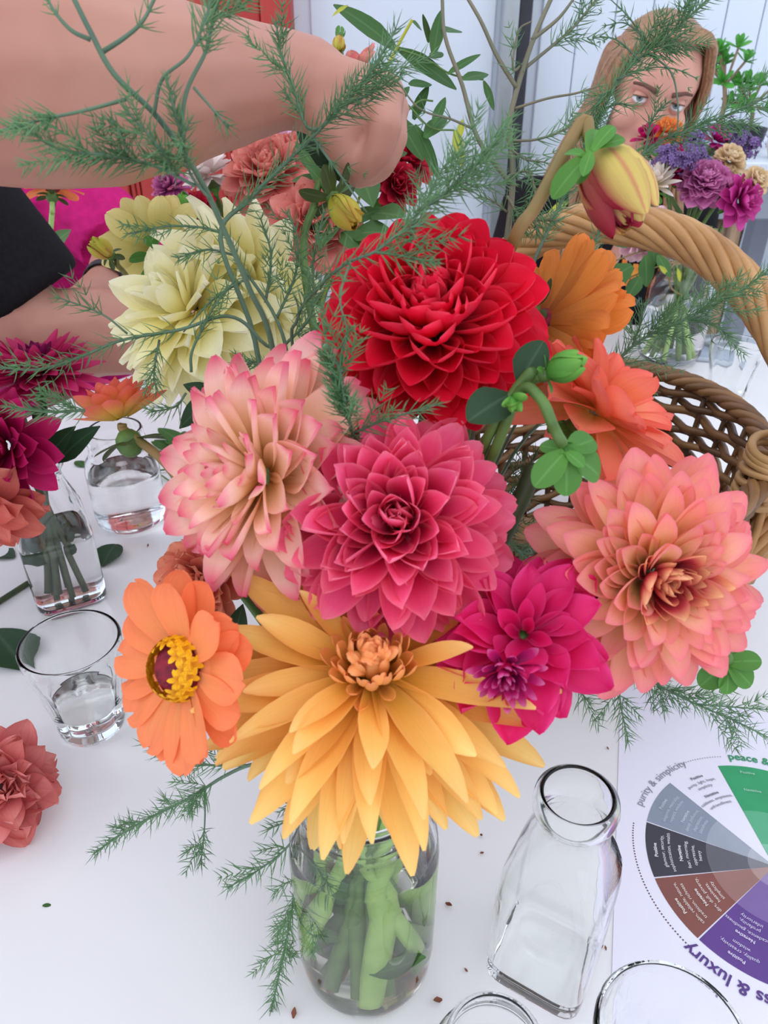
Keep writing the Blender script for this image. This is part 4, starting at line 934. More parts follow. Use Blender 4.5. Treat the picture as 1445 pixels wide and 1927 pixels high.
# --- amber cactus dahlia
m_amb = petal_mat('petal_amber', [(0.0, (226, 166, 40)), (0.35, (246, 184, 84)), (0.75, (250, 202, 112)), (1.0, (252, 216, 140))], edge=(248, 190, 120), ew=0.35, trans=0.3, streak=0.08, rnd=0.07)
m_amc = petal_mat('petal_amber_core', [(0.0, (206, 140, 50)), (0.5, (248, 190, 100)), (1.0, (246, 164, 110))], trans=0.2, streak=0.1)
AMB = petal_set('petal', m_amb, 4, W=0.128, wpos=0.45, base=0.5, e=2.0, k=0.58, cup0=0.5, cup1=1.0, bend=-0.12, bk=1.6, roll=1.6)
AMC = petal_set('petal', m_amc, 3, W=0.20, wpos=0.6, base=0.5, e=2, k=0.5, cup0=1.5, cup1=1.3, bend=1.1)
AMM = petal_set('petal', m_amb, 3, W=0.165, wpos=0.55, base=0.5, e=1.9, k=0.6, cup0=1.0, cup1=1.0, bend=0.15, roll=0.8)
C = P(700, 1262, 0.338); f = CV(0.0, 0.50, 0.86)
t = head('dahlia', 'large amber cactus dahlia with long pointed petals hanging over the jar', C, f, via=jar_via(C, 5), back=0.02)
rings(t, C, f, 70, AMC, 6, 74, 0.024, 0.023, 0.009, jit=0.05)
rings(t, C, f, 26, AMM, 64, 88, 0.040, 0.052, 0.009, jit=0.11, i0=70)
rings(t, C, f, 76, AMB, 74, 124, 0.060, 0.080, 0.009, jit=0.12, i0=96)
# --- magenta dahlia
m_mag = petal_mat('petal_magenta', [(0.0, (180, 0, 66)), (0.5, (220, 14, 94)), (1.0, (236, 48, 126))], edge=(232, 84, 156), ew=0.4, trans=0.28, streak=0.07)
m_mgs = petal_mat('petal_magenta_frill', [(0.0, (110, 10, 70)), (0.7, (196, 30, 112)), (1.0, (214, 110, 164))], trans=0.2)
MAG = petal_set('petal', m_mag, 4, W=0.34, wpos=0.52, base=0.35, e=1.7, k=0.7, cup0=0.9, cup1=0.6, bend=0.12, ruf=0.22)
MGI = petal_set('petal', m_mag, 3, W=0.26, wpos=0.55, base=0.4, e=1.8, k=0.65, cup0=1.2, cup1=0.8, bend=0.3)
MGS = petal_set('petal', m_mgs, 3, W=0.2, wpos=0.6, base=0.5, e=2, k=0.5, cup0=1.2, cup1=1.0, bend=0.6)
C = P(985, 1195, 0.335); f = CV(-0.05, 0.38, 0.90)
t = head('dahlia', 'smaller magenta dahlia between the amber and the coral peach heads', C, f, via=jar_via(C, 6), cal=0.006)
rings(t, C, f, 9, MGI, 30, 60, 0.014, 0.022, 0.003, jit=0.16)
rings(t, C, f, 40, MAG, 56, 110, 0.026, 0.040, 0.005, jit=0.16, i0=9)
q = P(952, 1258, 0.312); rings(t, q, CV(-0.1, -0.4, 0.9), 40, MGS, 5, 95, 0.008, 0.014, 0.004, jit=0.15)
# --- orange zinnia, open, with its yellow crown
m_zin = petal_mat('petal_zinnia', [(0.0, (238, 150, 96)), (0.4, (246, 152, 92)), (1.0, (250, 142, 96))], edge=(252, 136, 90), ew=0.4, trans=0.3, streak=0.10, rnd=0.05)
ZIN = petal_set('petal', m_zin, 3, W=0.29, wpos=0.68, base=0.30, e=2.6, k=0.5, cup0=0.7, cup1=0.35, bend=-0.12, ruf=0.12, notch=0.06)
m_cone = mat('zinnia_cone', (150, 16, 44), 0.7, 0.25, 300, bump=0.9, col2=(96, 10, 34)); m_flo = petal_mat('zinnia_floret', [(0.0, (200, 120, 10)), (1.0, (250, 190, 20))], trans=0.1)
def star_mesh(m, n=5):
    mb = MB()
    for k in range(n):
        a = 2 * math.pi * k / n; M = Matrix.Rotation(a, 4, 'Z') @ Matrix.Rotation(R(20), 4, 'X')
        v, f_, uv = petal_geo(W=0.28, wpos=0.5, base=0.5, e=2, k=0.6, cup0=0.5, cup1=0.3, bend=-0.6, nu=3, nv=4)
        mb.add([M @ Vector(q) for q in v], f_, uv)
    return mb.mesh('floret', m)
STAR = star_mesh(m_flo)
def zinnia(label, C, f, L, via, sets, n=15, rows=2, phi=92, crown=True, cone=0.011, stem_m=None, jit=0.08, group=None, name='zinnia', a0=0.0):
    t = head(name, label, C, f, via=via, cal=0.012, sets=SEPD, stem_m=stem_m, group=group)
    z = f.normalized(); xa = z.orthogonal().normalized(); ya = z.cross(xa)
    for row in range(rows):
        for i in range(n):
            a = a0 + 2 * math.pi * (i + 0.5 * row) / n + random.gauss(0, jit); u = xa * math.cos(a) + ya * math.sin(a)
            p_ = R(phi + row * 8 + random.gauss(0, 5)); d = u * math.sin(p_) + z * math.cos(p_); nn = -u * math.cos(p_) + z * math.sin(p_)
            LL = L * random.uniform(0.92, 1.06) * (1 - 0.0 * row)
            put(random.choice(sets), 'petal', t, C + u * cone * 0.55 - z * 0.002 * row, d, Quaternion(d, random.gauss(0, 0.15)) @ nn, LL, LL)
    mb = MB(); dome(mb, C + z * 0.001, f, cone, 0.85); co = mb.obj('cone', m_cone, t)
    if crown:
        for i in range(34):
            a = i * 2.39996; ph = R(48 + 30 * (i / 34)); u = xa * math.cos(a) + ya * math.sin(a)
            d = u * math.sin(ph) + z * math.cos(ph); o = C + z * 0.001 + d * cone * 1.12
            M = basis(o, u.cross(d) if u.cross(d).length > 0.1 else xa, d) @ Matrix.Diagonal((0.0046, 0.0046, 0.0046, 1)); link('floret', STAR, co, M)
    return t
C = P(345, 1256, 0.328); f = CV(-0.62, 0.04, 0.78)
zinnia('open orange zinnia with a yellow crown beside the amber dahlia', C, f, 0.0355, jar_via(C, 7), ZIN, n=11, rows=2, phi=76, cone=0.0125)
# --- orange zinnia seen from the side behind the red ball
m_zi2 = petal_mat('petal_zinnia_gold', [(0.0, (196, 104, 44)), (0.5, (222, 140, 60)), (1.0, (232, 138, 64))], edge=(226, 120, 60), ew=0.3, trans=0.35, streak=0.18)
ZI2 = petal_set('petal', m_zi2, 3, W=0.24, wpos=0.74, base=0.3, e=2.6, k=0.5, cup0=0.5, cup1=0.3, bend=-0.2, ruf=0.08, notch=0.06)
C = P(1022, 608, 0.43); f = CV(0.72, -0.30, -0.45)
zinnia('golden orange zinnia seen from behind, peeping out behind the red ball', C, f, 0.047, jar_via(C, 8), ZI2, n=15, rows=2, phi=74, crown=False, cone=0.009)
# --- orange red dahlia behind the green buds
m_org = petal_mat('petal_orange_red', [(0.0, (250, 214, 110)), (0.35, (250, 172, 120)), (0.7, (250, 150, 120)), (1.0, (248, 126, 110))], edge=(244, 104, 100), ew=0.5, trans=0.3, streak=0.14, rnd=0.1)
ORG = petal_set('petal', m_org, 4, W=0.30, wpos=0.6, base=0.35, e=2.0, k=0.6, cup0=0.8, cup1=0.5, bend=-0.1, ruf=0.12)
ORI = petal_set('petal', m_org, 3, W=0.28, wpos=0.6, base=0.4, e=2.0, k=0.6, cup0=1.2, cup1=0.8, bend=0.3, ruf=0.1)
C = P(1118, 778, 0.40); f = CV(0.55, 0.62, 0.35)
t = head('dahlia', 'orange red dahlia seen from the side behind the green buds', C, f, via=jar_via(C, 9))
rings(t, C, f, 12, ORI, 8, 48, 0.022, 0.030, 0.004, jit=0.12)
rings(t, C, f, 40, ORG, 48, 112, 0.034, 0.049, 0.006, jit=0.14, i0=12)
# --- pale yellow pair
m_pal = petal_mat('petal_pale_yellow', [(0.0, (236, 220, 120)), (0.4, (252, 244, 176)), (1.0, (255, 252, 222))], edge=(255, 252, 228), ew=0.4, trans=0.32, streak=0.05, rnd=0.05)
PAL = petal_set('petal', m_pal, 4, W=0.25, wpos=0.52, base=0.35, e=1.6, k=0.75, cup0=0.6, cup1=0.4, bend=-0.1, ruf=0.14, nv=8)
PALI = petal_set('petal', m_pal, 3, W=0.25, wpos=0.5, base=0.4, e=1.8, k=0.65, cup0=1.1, cup1=0.7, bend=0.3, ruf=0.1)
C = P(362, 590, 0.475); f = CV(-0.50, 0.42, 0.72)
t = head('dahlia', 'pale yellow dahlia with loose drooping petals under the long fern', C, f, via=jar_via(C, 10))
rings(t, C, f, 22, PALI, 8, 55, 0.024, 0.038, 0.006, jit=0.13)
rings(t, C, f, 66, PAL, 55, 126, 0.042, 0.063, 0.008, jit=0.13, i0=22)
C = P(466, 545, 0.50); f = CV(0.62, 0.45, -0.35)
t = head('dahlia', 'pale yellow dahlia facing away, back to back with its twin', C, f, via=jar_via(C, 11))
rings(t, C, f, 14, PALI, 8, 55, 0.024, 0.034, 0.006, jit=0.10)
rings(t, C, f, 54, PAL, 55, 118, 0.042, 0.060, 0.008, jit=0.11, i0=14)
m_olv = petal_mat('petal_olive_yellow', [(0.0, (160, 150, 60)), (0.4, (216, 200, 116)), (1.0, (232, 216, 150))], trans=0.3, streak=0.1)
OLV = petal_set('petal', m_olv, 3, W=0.24, wpos=0.6, base=0.4, e=2, k=0.6, cup0=0.6, cup1=0.4, bend=-0.1, ruf=0.08)
C = P(300, 468, 0.58); f = CV(-0.25, 0.72, -0.62)
t = head('dahlia', 'olive yellow dahlia seen from its green back beside the pale yellow pair', C, f, via=jar_via(C, 12))
rings(t, C, f, 42, OLV, 40, 100, 0.030, 0.040, 0.006, jit=0.1)
# --- small coral pompon tucked behind the zinnia
m_cor = petal_mat('petal_salmon', [(0.0, (200, 80, 74)), (0.6, (232, 130, 110)), (1.0, (242, 172, 140))], edge=(236, 150, 130), ew=0.5, trans=0.28, streak=0.08)
COR = petal_set('petal', m_cor, 3, W=0.36, wpos=0.6, base=0.45, e=2.2, k=0.55, cup0=1.0, cup1=0.7, bend=0.2, ruf=0.16)
C = P(378, 1092, 0.40); f = CV(-0.3, 0.1, 0.95)
t = head('dahlia', 'small salmon pompon tucked between the zinnia and the peach dahlia', C, f, via=jar_via(C, 13))
rings(t, C, f, 80, COR, 5, 115, 0.014, 0.023, 0.004, jit=0.12)
# --- little orange dahlia on its own brown stem
m_lit = petal_mat('petal_flame', [(0.0, (200, 170, 50)), (0.4, (236, 176, 84)), (0.75, (238, 130, 92)), (1.0, (232, 110, 100))], edge=(226, 90, 96), ew=0.4, trans=0.3, streak=0.12, rnd=0.12)
LIT = petal_set('petal', m_lit, 3, W=0.27, wpos=0.6, base=0.4, e=1.8, k=0.65, cup0=0.7, cup1=0.4, bend=0.15)
C = P(228, 792, 0.435); f = CV(-0.30, 0.90, 0.12)
t = head('dahlia', 'little orange and yellow dahlia on a brown stem above the small jar', C, f, via=[P(300, 860, 0.43), P(350, 925, 0.43), P(480, 1120, 0.43), JM + Vector((-0.012, 0.01, 0)), J0 + Vector((0.01, 0, 0.02))], stem_m=M_STEMR, stem_r=0.0026, cal=0.011, sets=SEPD, back=0.006)
rings(t, C, f, 48, LIT, 15, 74, 0.018, 0.025, 0.004, jit=0.08)
# --- buds
m_bud = petal_mat('bud_yellow_red', [(0.0, (186, 190, 90)), (0.4, (214, 190, 100)), (1.0, (220, 190, 110))], edge=(176, 50, 72), ew=1.0, trans=0.2, streak=0.16, rnd=0.15, mid=(206, 110, 96))
m_bud2 = petal_mat('bud_red', [(0.0, (190, 180, 90)), (0.3, (196, 110, 90)), (1.0, (160, 30, 60))], edge=(150, 20, 54), ew=0.6, trans=0.2)
BUD = petal_set('petal', m_bud, 3, W=0.28, wpos=0.55, base=0.5, e=2, k=0.55, cup0=0.9, cup1=1.3, bend=1.75, bk=1.0); BUD2 = petal_set('petal', m_bud2, 2, W=0.27, wpos=0.55, base=0.5, e=2, k=0.6, cup0=0.9, cup1=1.3, bend=1.65, bk=1.0)
m_bcore = BUD2[0].materials[0]
C = P(1150, 336, 0.345); f = CV(0.38, -0.90, 0.20)
t = bud('big yellow and crimson dahlia bud with green sepals above the basket handle', C, f, 0.0168, BUD2 + BUD2 + BUD + BUD2[:1], [P(1010, 385, 0.35), P(968, 450, 0.355), P(900, 640, 0.40), JM + Vector((0.012, 0.012, 0)), J0 + Vector((-0.01, 0.0, 0.02))], M_STEMR, SEP, 0, stem_r=0.0032, n=19, elong=1.25, back=0.012)
for a, b, u in (((1105, 296), (1062, 272), 1), ((1116, 284), (1158, 222), 0.4), ((1112, 290), (1085, 345), 1), ((1122, 278), (1178, 252), 0.6), ((1108, 292), (1032, 360), 0.8), ((1108, 290), (1128, 232), 1.0), ((1112, 286), (1100, 320), 0.2)):
    leaf_at(t, P(*a, 0.330), P(*b, 0.322 + 0.012 * u), sets=SEP, w=1.0, name='sepal')
m_bdy = petal_mat('bud_yellow', [(0.0, (170, 180, 60)), (0.5, (206, 200, 80)), (1.0, (200, 160, 60))], edge=(150, 80, 50), ew=0.5, trans=0.2)
BDY = petal_set('petal', m_bdy, 2, W=0.3, wpos=0.55, base=0.5, e=2, k=0.55, cup0=0.9, cup1=1.3, bend=1.75, bk=1.0)
bud('nodding yellow green bud with broad green sepals behind the red ball', P(645, 395, 0.47), CV(0.55, -0.75, 0.25), 0.013, BDY, [P(590, 390, 0.475), P(572, 450, 0.475), P(580, 560, 0.47), P(640, 900, 0.44), JM, J0 + Vector((0, 0.01, 0.03))], M_STEM, SEPD, 6, 100, 1.5, back=0.014)
m_bdr = petal_mat('bud_round', [(0.0, (186, 180, 70)), (0.5, (206, 180, 80)), (1.0, (190, 190, 70))], edge=(176, 90, 60), ew=0.8, trans=0.2)
BDR = petal_set('petal', m_bdr, 2, W=0.3, wpos=0.55, base=0.5, e=2, k=0.55, cup0=0.9, cup1=1.3, bend=1.75, bk=1.0)
bud('small round ochre bud on a brown stem by the pale yellow dahlia', P(193, 468, 0.52), CV(-0.35, 0.25, 0.9), 0.0092, BDR, [P(222, 500, 0.53), P(245, 530, 0.535), P(330, 680, 0.52), P(520, 1000, 0.46), JM + Vector((-0.01, 0.015, 0)), J0 + Vector((0.012, 0, 0.02))], M_STEMR, SEPD, 5, 115, 0.9, back=0.006, stem_r=0.0018)
m_bdg = petal_mat('bud_green', [(0.0, (66, 116, 44)), (0.5, (84, 146, 56)), (1.0, (112, 166, 70))], trans=0.2)
BDG = petal_set('petal', m_bdg, 3, W=0.3, wpos=0.55, base=0.5, e=2, k=0.55, cup0=0.9, cup1=1.3, bend=1.75, bk=1.0)
t = bud('round bright green bud with two dark oval leaves in front of the red ball', P(1058, 694, 0.325), CV(0.75, 0.2, 0.6), 0.0088, BDG, [P(1000, 700, 0.33), P(968, 738, 0.335), P(915, 830, 0.345), P(860, 1000, 0.40), JM + Vector((0.016, 0, 0)), J0 + Vector((0.0, 0.012, 0.02))], M_STEM, SEP, 4, 70, 0.8, back=0.008)
leaf_at(t, P(975, 722, 0.335), P(1022, 640, 0.33), sets=LEAFR, w=1.0); leaf_at(t, P(960, 742, 0.335), P(888, 778, 0.32), sets=LEAFR, w=1.05)
rings(t, P(966, 744, 0.328), CV(-0.1, -0.6, 0.75), 6, BDG, 10, 60, 0.011, 0.013, 0.001)
t = bud('large green bud with spread sepals hanging over the peach coral dahlia', P(1072, 858, 0.322), CV(0.35, -0.35, -0.5), 0.0085, BDG, [P(1040, 800, 0.318), P(1018, 752, 0.322), P(980, 735, 0.33), P(930, 850, 0.345), P(850, 1040, 0.40), JM + Vector((0.01, -0.01, 0)), J0 + Vector((-0.012, 0.0, 0.02))], M_STEM, SEP, 0, back=0.006)
for b in ((1128, 815), (1148, 890), (1072, 935), (1010, 905), (1015, 830), (1100, 870), (1050, 880)):
    leaf_at(t, P(1064, 850, 0.316), P(*b, 0.312 + random.uniform(-0.006, 0.01)), sets=SEP, w=1.35, name='sepal')
t = bud('green bud with reflexed leafy sepals hanging over the printed sheet', P(1372, 1262, 0.415), CV(0.25, -0.45, -0.5), 0.0085, BDG, [P(1365, 1225, 0.41), P(1330, 1180, 0.41), P(1150, 1150, 0.40), P(900, 1300, 0.42), JM + Vector((0.015, 0.005, 0)), J0 + Vector((-0.01, 0, 0.03))], M_STEM, SEP, 0, back=0.006)
for b in ((1318, 1295), (1340, 1262), (1378, 1312), (1422, 1290), (1436, 1240), (1402, 1222), (1350, 1222), (1385, 1275)):
    leaf_at(t, P(1368, 1246, 0.408), P(*b, 0.405 + random.uniform(-0.006, 0.008)), sets=SEP, w=1.4, name='sepal')
# --- thick forked stem and loose leaves in the bouquet
t = HEADS[8]
add_stem(t, [P(1006, 880, 0.372), P(975, 950, 0.375), P(930, 1040, 0.38), P(905, 1080, 0.385), JM + Vector((0.006, 0.01, 0.01)), J0 + Vector((0.008, 0.008, 0.02))], 0.0046, M_STEMD)
leaf_at(t, P(925, 1040, 0.385), P(890, 920, 0.40), sets=LEAFD, w=1.2); leaf_at(t, P(915, 1060, 0.385), P(960, 1010, 0.41), sets=LEAFD); leaf_at(t, P(905, 1075, 0.385), P(1000, 1140, 0.36), sets=LEAFD, w=1.2)
t = thing('dahlia_foliage', 'dark serrated dahlia leaf hanging beside the amber dahlia', 'leaf', JM)
add_stem(t, [JM, P(800, 1330, 0.40), P(880, 1330, 0.385)], 0.0018, M_STEMD)
for a, b in (((870, 1325), (955, 1352)), ((890, 1335), (957, 1445)), ((880, 1330), (935, 1405))): leaf_at(t, P(*a, 0.385), P(*b, 0.39), sets=LEAFD, w=0.95)
t = thing('dahlia_foliage', 'dark dahlia leaf under the pale yellow dahlia above the small jar', 'leaf', JM)
add_stem(t, [JM + Vector((-0.008, 0.008, 0)), P(470, 1000, 0.44), P(400, 740, 0.45)], 0.0018, M_STEMD)
for a, b in (((400, 745), (345, 720)), ((398, 750), (330, 800)), ((395, 740), (430, 690)), ((400, 760), (372, 830))): leaf_at(t, P(*a, 0.45), P(*b, 0.445), sets=LEAFD, w=1.2)
t = thing('dahlia_foliage', 'dark leaf between the zinnia and the amber dahlia', 'leaf', JM)
add_stem(t, [JM + Vector((-0.015, -0.01, 0)), P(440, 1220, 0.395)], 0.0018, M_STEMD)
for a, b in (((440, 1215), (380, 1150)), ((440, 1210), (452, 1140)), ((440, 1215), (360, 1200))): leaf_at(t, P(*a, 0.395), P(*b, 0.39), sets=LEAFD, w=1.2)
# --- cut stems standing in the jar
for k, (x0, y0, x1, y1, r, m) in enumerate(((0.010, -0.008, 0.002, -0.024, 0.0060, M_STEMW), (0.0, -0.012, 0.024, -0.014, 0.0038, M_STEMW), (-0.008, -0.006, -0.026, -0.004, 0.0042, M_STEMW), (-0.012, 0.004, -0.018, 0.016, 0.005, M_STEMR), (0.012, 0.006, 0.016, 0.018, 0.005, M_STEMW), (-0.02, -0.002, -0.030, 0.002, 0.0036, M_STEMW))):
    b = J0 + Vector((x1, y1, (0.016, 0.048, 0.03, 0.02, 0.02, 0.014)[k]))
    t = HEADS[k]                                     # the foot of that flower's own stem
    add_stem(t, [b, b.lerp(J0 + Vector((x0, y0, 0.13)), 0.5), J0 + Vector((x0, y0, 0.13)), JM + Vector((x0 * 0.6, y0 * 0.6, 0.05))], r, m)
    if k in (0, 2, 3):
        q = b + Vector((0, 0, 0.035)); e = Vector((0.030 if k == 0 else 0.02, -0.008, 0.012)); leaf_at(t, q, q + e, sets=LEAF, w=1.3)
# ================================================================== FERNS OF THE BIG BOUQUET
JR_ = lambda a, r=0.014: JM + Vector((math.cos(a) * r, math.sin(a) * r, 0))
def B(pts, r0=0.0011, r1=0.0005, *n): return (pts, r0, r1) + n
N1 = lambda a, b, l=0.011, d=330: (a, b, l, d)
fern('long arching asparagus fern in front of the bare forearm', [
    B([(560, 1000, 0.43), (515, 665, 0.385), (470, 545, 0.365), (425, 440, 0.345), (375, 335, 0.325), (300, 225, 0.305), (215, 140, 0.292), (170, 60, 0.285), (135, -10, 0.282)], 0.0016, 0.0010),
    B([(237, 187, 0.296), (160, 208, 0.292), (80, 225, 0.290), (5, 245, 0.288)], 0.0008, 0.0005, N1(0.55, 1.0, 0.010)),
    B([(368, 350, 0.325), (290, 312, 0.320), (200, 292, 0.297), (110, 280, 0.295), (35, 232, 0.292)], 0.0008, 0.0005, N1(0.25, 1.0, 0.011)),
    B([(290, 215, 0.300), (305, 150, 0.295), (352, 108, 0.292), (380, 55, 0.290), (398, -5, 0.290)], 0.0008, 0.0005, N1(0.62, 1.0, 0.012)),
    B([(338, 258, 0.302), (352, 170, 0.300), (388, 95, 0.298), (402, 30, 0.297), (420, -20, 0.297)], 0.001, 0.0006, N1(0.55, 1.0, 0.010)),
    B([(192, 98, 0.292), (235, 70, 0.290), (268, 40, 0.288), (292, -5, 0.288)], 0.001, 0.0006, N1(0.55, 1.0, 0.009, 180)),
    B([(170, 75, 0.290), (135, 58, 0.288), (105, 25, 0.287), (85, -10, 0.287)], 0.001, 0.0005, N1(0.6, 1.0, 0.008)),
    B([(335, 330, 0.325), (305, 285, 0.295), (268, 240, 0.290), (237, 210, 0.288)], 0.0008, 0.0004, N1(0.1, 1.0, 0.011)),
    B([(345, 262, 0.302), (330, 215, 0.296), (315, 150, 0.292)], 0.0007, 0.0004, N1(0.1, 1.0, 0.008)),
    B([(240, 305, 0.316), (232, 265, 0.293), (210, 225, 0.290)], 0.0007, 0.0004, N1(0.4, 1.0, 0.009, 220)),
    B([(365, 165, 0.297), (400, 205, 0.295), (430, 240, 0.293)], 0.0006, 0.0004, N1(0.6, 1.0, 0.008)),
    B([(395, 375, 0.330), (360, 330, 0.320), (345, 270, 0.295), (355, 230, 0.290)], 0.0007, 0.0004, N1(0.3, 1.0, 0.009, 220))],
    seed=2, root=JR_(2.4))
fern('asparagus fern crossing the bare wrist', [
    B([(520, 900, 0.43), (480, 640, 0.42), (415, 450, 0.40), (470, 375, 0.395), (545, 300, 0.385), (610, 235, 0.378), (690, 145, 0.37), (745, 55, 0.365)], 0.0018, 0.0006, N1(0.72, 1.0, 0.014, 260)),
    B([(600, 245, 0.38), (575, 235, 0.375), (553, 165, 0.37), (530, 105, 0.367), (520, 45, 0.365)], 0.0009, 0.0005, N1(0.18, 1.0, 0.011, 330)),
    B([(640, 200, 0.375), (690, 180, 0.37), (735, 150, 0.366)], 0.0007, 0.0004, N1(0.3, 1.0, 0.010, 240)),
    B([(590, 260, 0.38), (640, 330, 0.385), (690, 400, 0.385)], 0.0008, 0.0004, N1(0.1, 0.5, 0.008, 150))], seed=3, root=JR_(2.0))
fern('airy asparagus fern over the pale yellow dahlias', [
    B([(560, 900, 0.44), (545, 700, 0.43), (520, 600, 0.425), (455, 500, 0.42), (420, 440, 0.42), (330, 425, 0.415), (240, 440, 0.41)], 0.0014, 0.0005, N1(0.78, 1.0, 0.008, 200)),
    B([(440, 480, 0.42), (390, 470, 0.412), (335, 485, 0.408)], 0.0008, 0.0004, N1(0.2, 1.0, 0.010, 180)),
    B([(520, 600, 0.425), (555, 520, 0.42), (560, 450, 0.418), (540, 400, 0.416)], 0.0009, 0.0004, N1(0.1, 1.0, 0.010, 220)),
    B([(500, 570, 0.424), (510, 480, 0.42), (490, 410, 0.418)], 0.0009, 0.0004, N1(0.1, 1.0, 0.010, 200)),
    B([(535, 650, 0.427), (585, 590, 0.422), (590, 480, 0.42), (610, 400, 0.42)], 0.0009, 0.0004, N1(0.1, 1.0, 0.010, 260)),
    B([(470, 520, 0.42), (400, 565, 0.41), (345, 625, 0.405)], 0.0008, 0.0004, N1(0.0, 0.55, 0.010, 160)),
    B([(545, 700, 0.43), (600, 660, 0.42), (640, 560, 0.41)], 0.0009, 0.0004, N1(0.0, 1.0, 0.010, 260)),
    B([(555, 800, 0.43), (500, 690, 0.425), (440, 690, 0.42)], 0.0008, 0.0004, N1(0.3, 1.0, 0.010, 240))], seed=4, root=JR_(1.7))
fern('asparagus fern reaching left across the magenta dahlia', [
    B([(560, 760, 0.42), (490, 640, 0.41), (430, 595, 0.405), (340, 620, 0.40), (230, 640, 0.39), (150, 672, 0.385), (70, 695, 0.38), (-10, 690, 0.378)], 0.0012, 0.0006, N1(0.76, 1.0, 0.010, 160)),
    B([(360, 700, 0.41), (362, 660, 0.405), (395, 590, 0.40), (415, 560, 0.398), (440, 530, 0.398)], 0.0009, 0.0004, N1(0.3, 1.0, 0.011, 160)),
    B([(300, 640, 0.40), (290, 700, 0.395), (295, 735, 0.393)], 0.0007, 0.0004, N1(0.1, 1.0, 0.010, 260)),
    B([(350, 740, 0.405), (330, 765, 0.40), (285, 775, 0.395)], 0.0007, 0.0004, N1(0.2, 1.0, 0.010, 260)),
    B([(240, 628, 0.39), (190, 590, 0.385), (110, 560, 0.38)], 0.0006, 0.0004, N1(0.4, 1.0, 0.011, 200)),
    B([(160, 772, 0.37), (90, 775, 0.365), (15, 765, 0.36)], 0.0008, 0.0005, N1(0.0, 1.0, 0.010, 330))], seed=5, root=JR_(2.8))
fern('out of focus asparagus sprig curving over the red ball dahlia', [
    B([(560, 720, 0.40), (560, 600, 0.37), (600, 540, 0.335), (650, 497, 0.315), (705, 474, 0.305), (750, 440, 0.30), (800, 418, 0.296)], 0.0010, 0.0005, N1(0.72, 1.0, 0.012, 180)),
    B([(705, 474, 0.305), (760, 482, 0.303), (822, 495, 0.30)], 0.0007, 0.0004, N1(0.2, 1.0, 0.007, 300)),
    B([(660, 490, 0.312), (640, 560, 0.305), (655, 625, 0.30)], 0.0006, 0.0003, N1(0.75, 1.0, 0.009, 140))], seed=6, root=JR_(1.5))
fern('fluffy asparagus tuft between the red ball and the peach dahlia', [
    B([(690, 900, 0.36), (665, 820, 0.325), (650, 760, 0.31), (640, 690, 0.305), (655, 620, 0.30)], 0.0009, 0.0005, N1(0.45, 1.0, 0.009, 260)),
    B([(655, 790, 0.32), (645, 760, 0.312), (635, 735, 0.306)], 0.0007, 0.0004, N1(0.0, 1.0, 0.010, 900)),
    B([(665, 815, 0.325), (725, 790, 0.318), (820, 762, 0.31)], 0.0007, 0.0004, N1(0.1, 1.0, 0.010, 240)),
    B([(645, 700, 0.306), (620, 660, 0.304), (605, 600, 0.302)], 0.0006, 0.0003, N1(0.3, 1.0, 0.010, 160))], seed=7, root=JR_(4.2))
# --- right of the hand and over the woman
fern('tall bare asparagus stem with side sprays between the post and the bud', [
    B([(850, 1000, 0.44), (920, 640, 0.43), (955, 440, 0.42), (965, 320, 0.415), (958, 240, 0.41), (975, 160, 0.405), (1005, 70, 0.40), (1040, -10, 0.40)], 0.0022, 0.0012),
    B([(965, 205, 0.408), (1030, 185, 0.405), (1085, 175, 0.402), (1130, 160, 0.40)], 0.0008, 0.0005, N1(0.8, 1.0, 0.010, 200)),
    B([(962, 265, 0.41), (1010, 262, 0.408), (1060, 245, 0.405), (1078, 228, 0.404)], 0.0008, 0.0005, N1(0.4, 1.0, 0.010, 300)),
    B([(985, 130, 0.405), (1040, 85, 0.402), (1080, 50, 0.40), (1125, -5, 0.398)], 0.001, 0.0006, N1(0.35, 1.0, 0.010, 300)),
    B([(1000, 75, 0.40), (1050, 35, 0.398), (1085, -10, 0.397)], 0.0012, 0.0006),
    B([(960, 345, 0.415), (900, 262, 0.412), (870, 160, 0.41), (838, 70, 0.408), (832, -10, 0.406)], 0.0014, 0.0010),
    B([(895, 245, 0.412), (850, 225, 0.41), (790, 205, 0.405), (745, 150, 0.40)], 0.0008, 0.0004, N1(0.3, 0.6, 0.010, 150)),
    B([(972, 165, 0.405), (935, 105, 0.402), (905, 40, 0.40), (870, -20, 0.40)], 0.0013, 0.0009),
    B([(960, 280, 0.412), (990, 300, 0.41), (1025, 305, 0.405)], 0.0008, 0.0004, N1(0.2, 1.0, 0.009, 200)),
    B([(955, 370, 0.416), (985, 410, 0.41), (1050, 415, 0.405)], 0.0009, 0.0005, N1(0.2, 1.0, 0.010, 300)),
    B([(955, 400, 0.418), (930, 380, 0.415), (905, 370, 0.412)], 0.0007, 0.0004, N1(0.2, 1.0, 0.010, 250)),
    B([(957, 330, 0.415), (1000, 330, 0.40), (1010, 440, 0.39)], 0.0007, 0.0004, N1(0.1, 1.0, 0.010, 250)),
    B([(985, 120, 0.405), (965, 130, 0.40), (975, 60, 0.395), (1000, 40, 0.39)], 0.0008, 0.0004, N1(0.1, 0.7, 0.009, 160))], seed=8, mstem=M_FSTEMB, root=JR_(0.6))
fern('soft out of focus asparagus plume beside the dark red flower', [
    B([(800, 900, 0.40), (790, 640, 0.37), (775, 430, 0.335), (830, 370, 0.325), (885, 320, 0.318), (955, 240, 0.31)], 0.0012, 0.0005, N1(0.62, 1.0, 0.013, 300)),
    B([(780, 440, 0.35), (825, 330, 0.36), (860, 290, 0.365)], 0.0008, 0.0004, N1(0.2, 1.0, 0.011, 240))], seed=9, root=JR_(1.0))
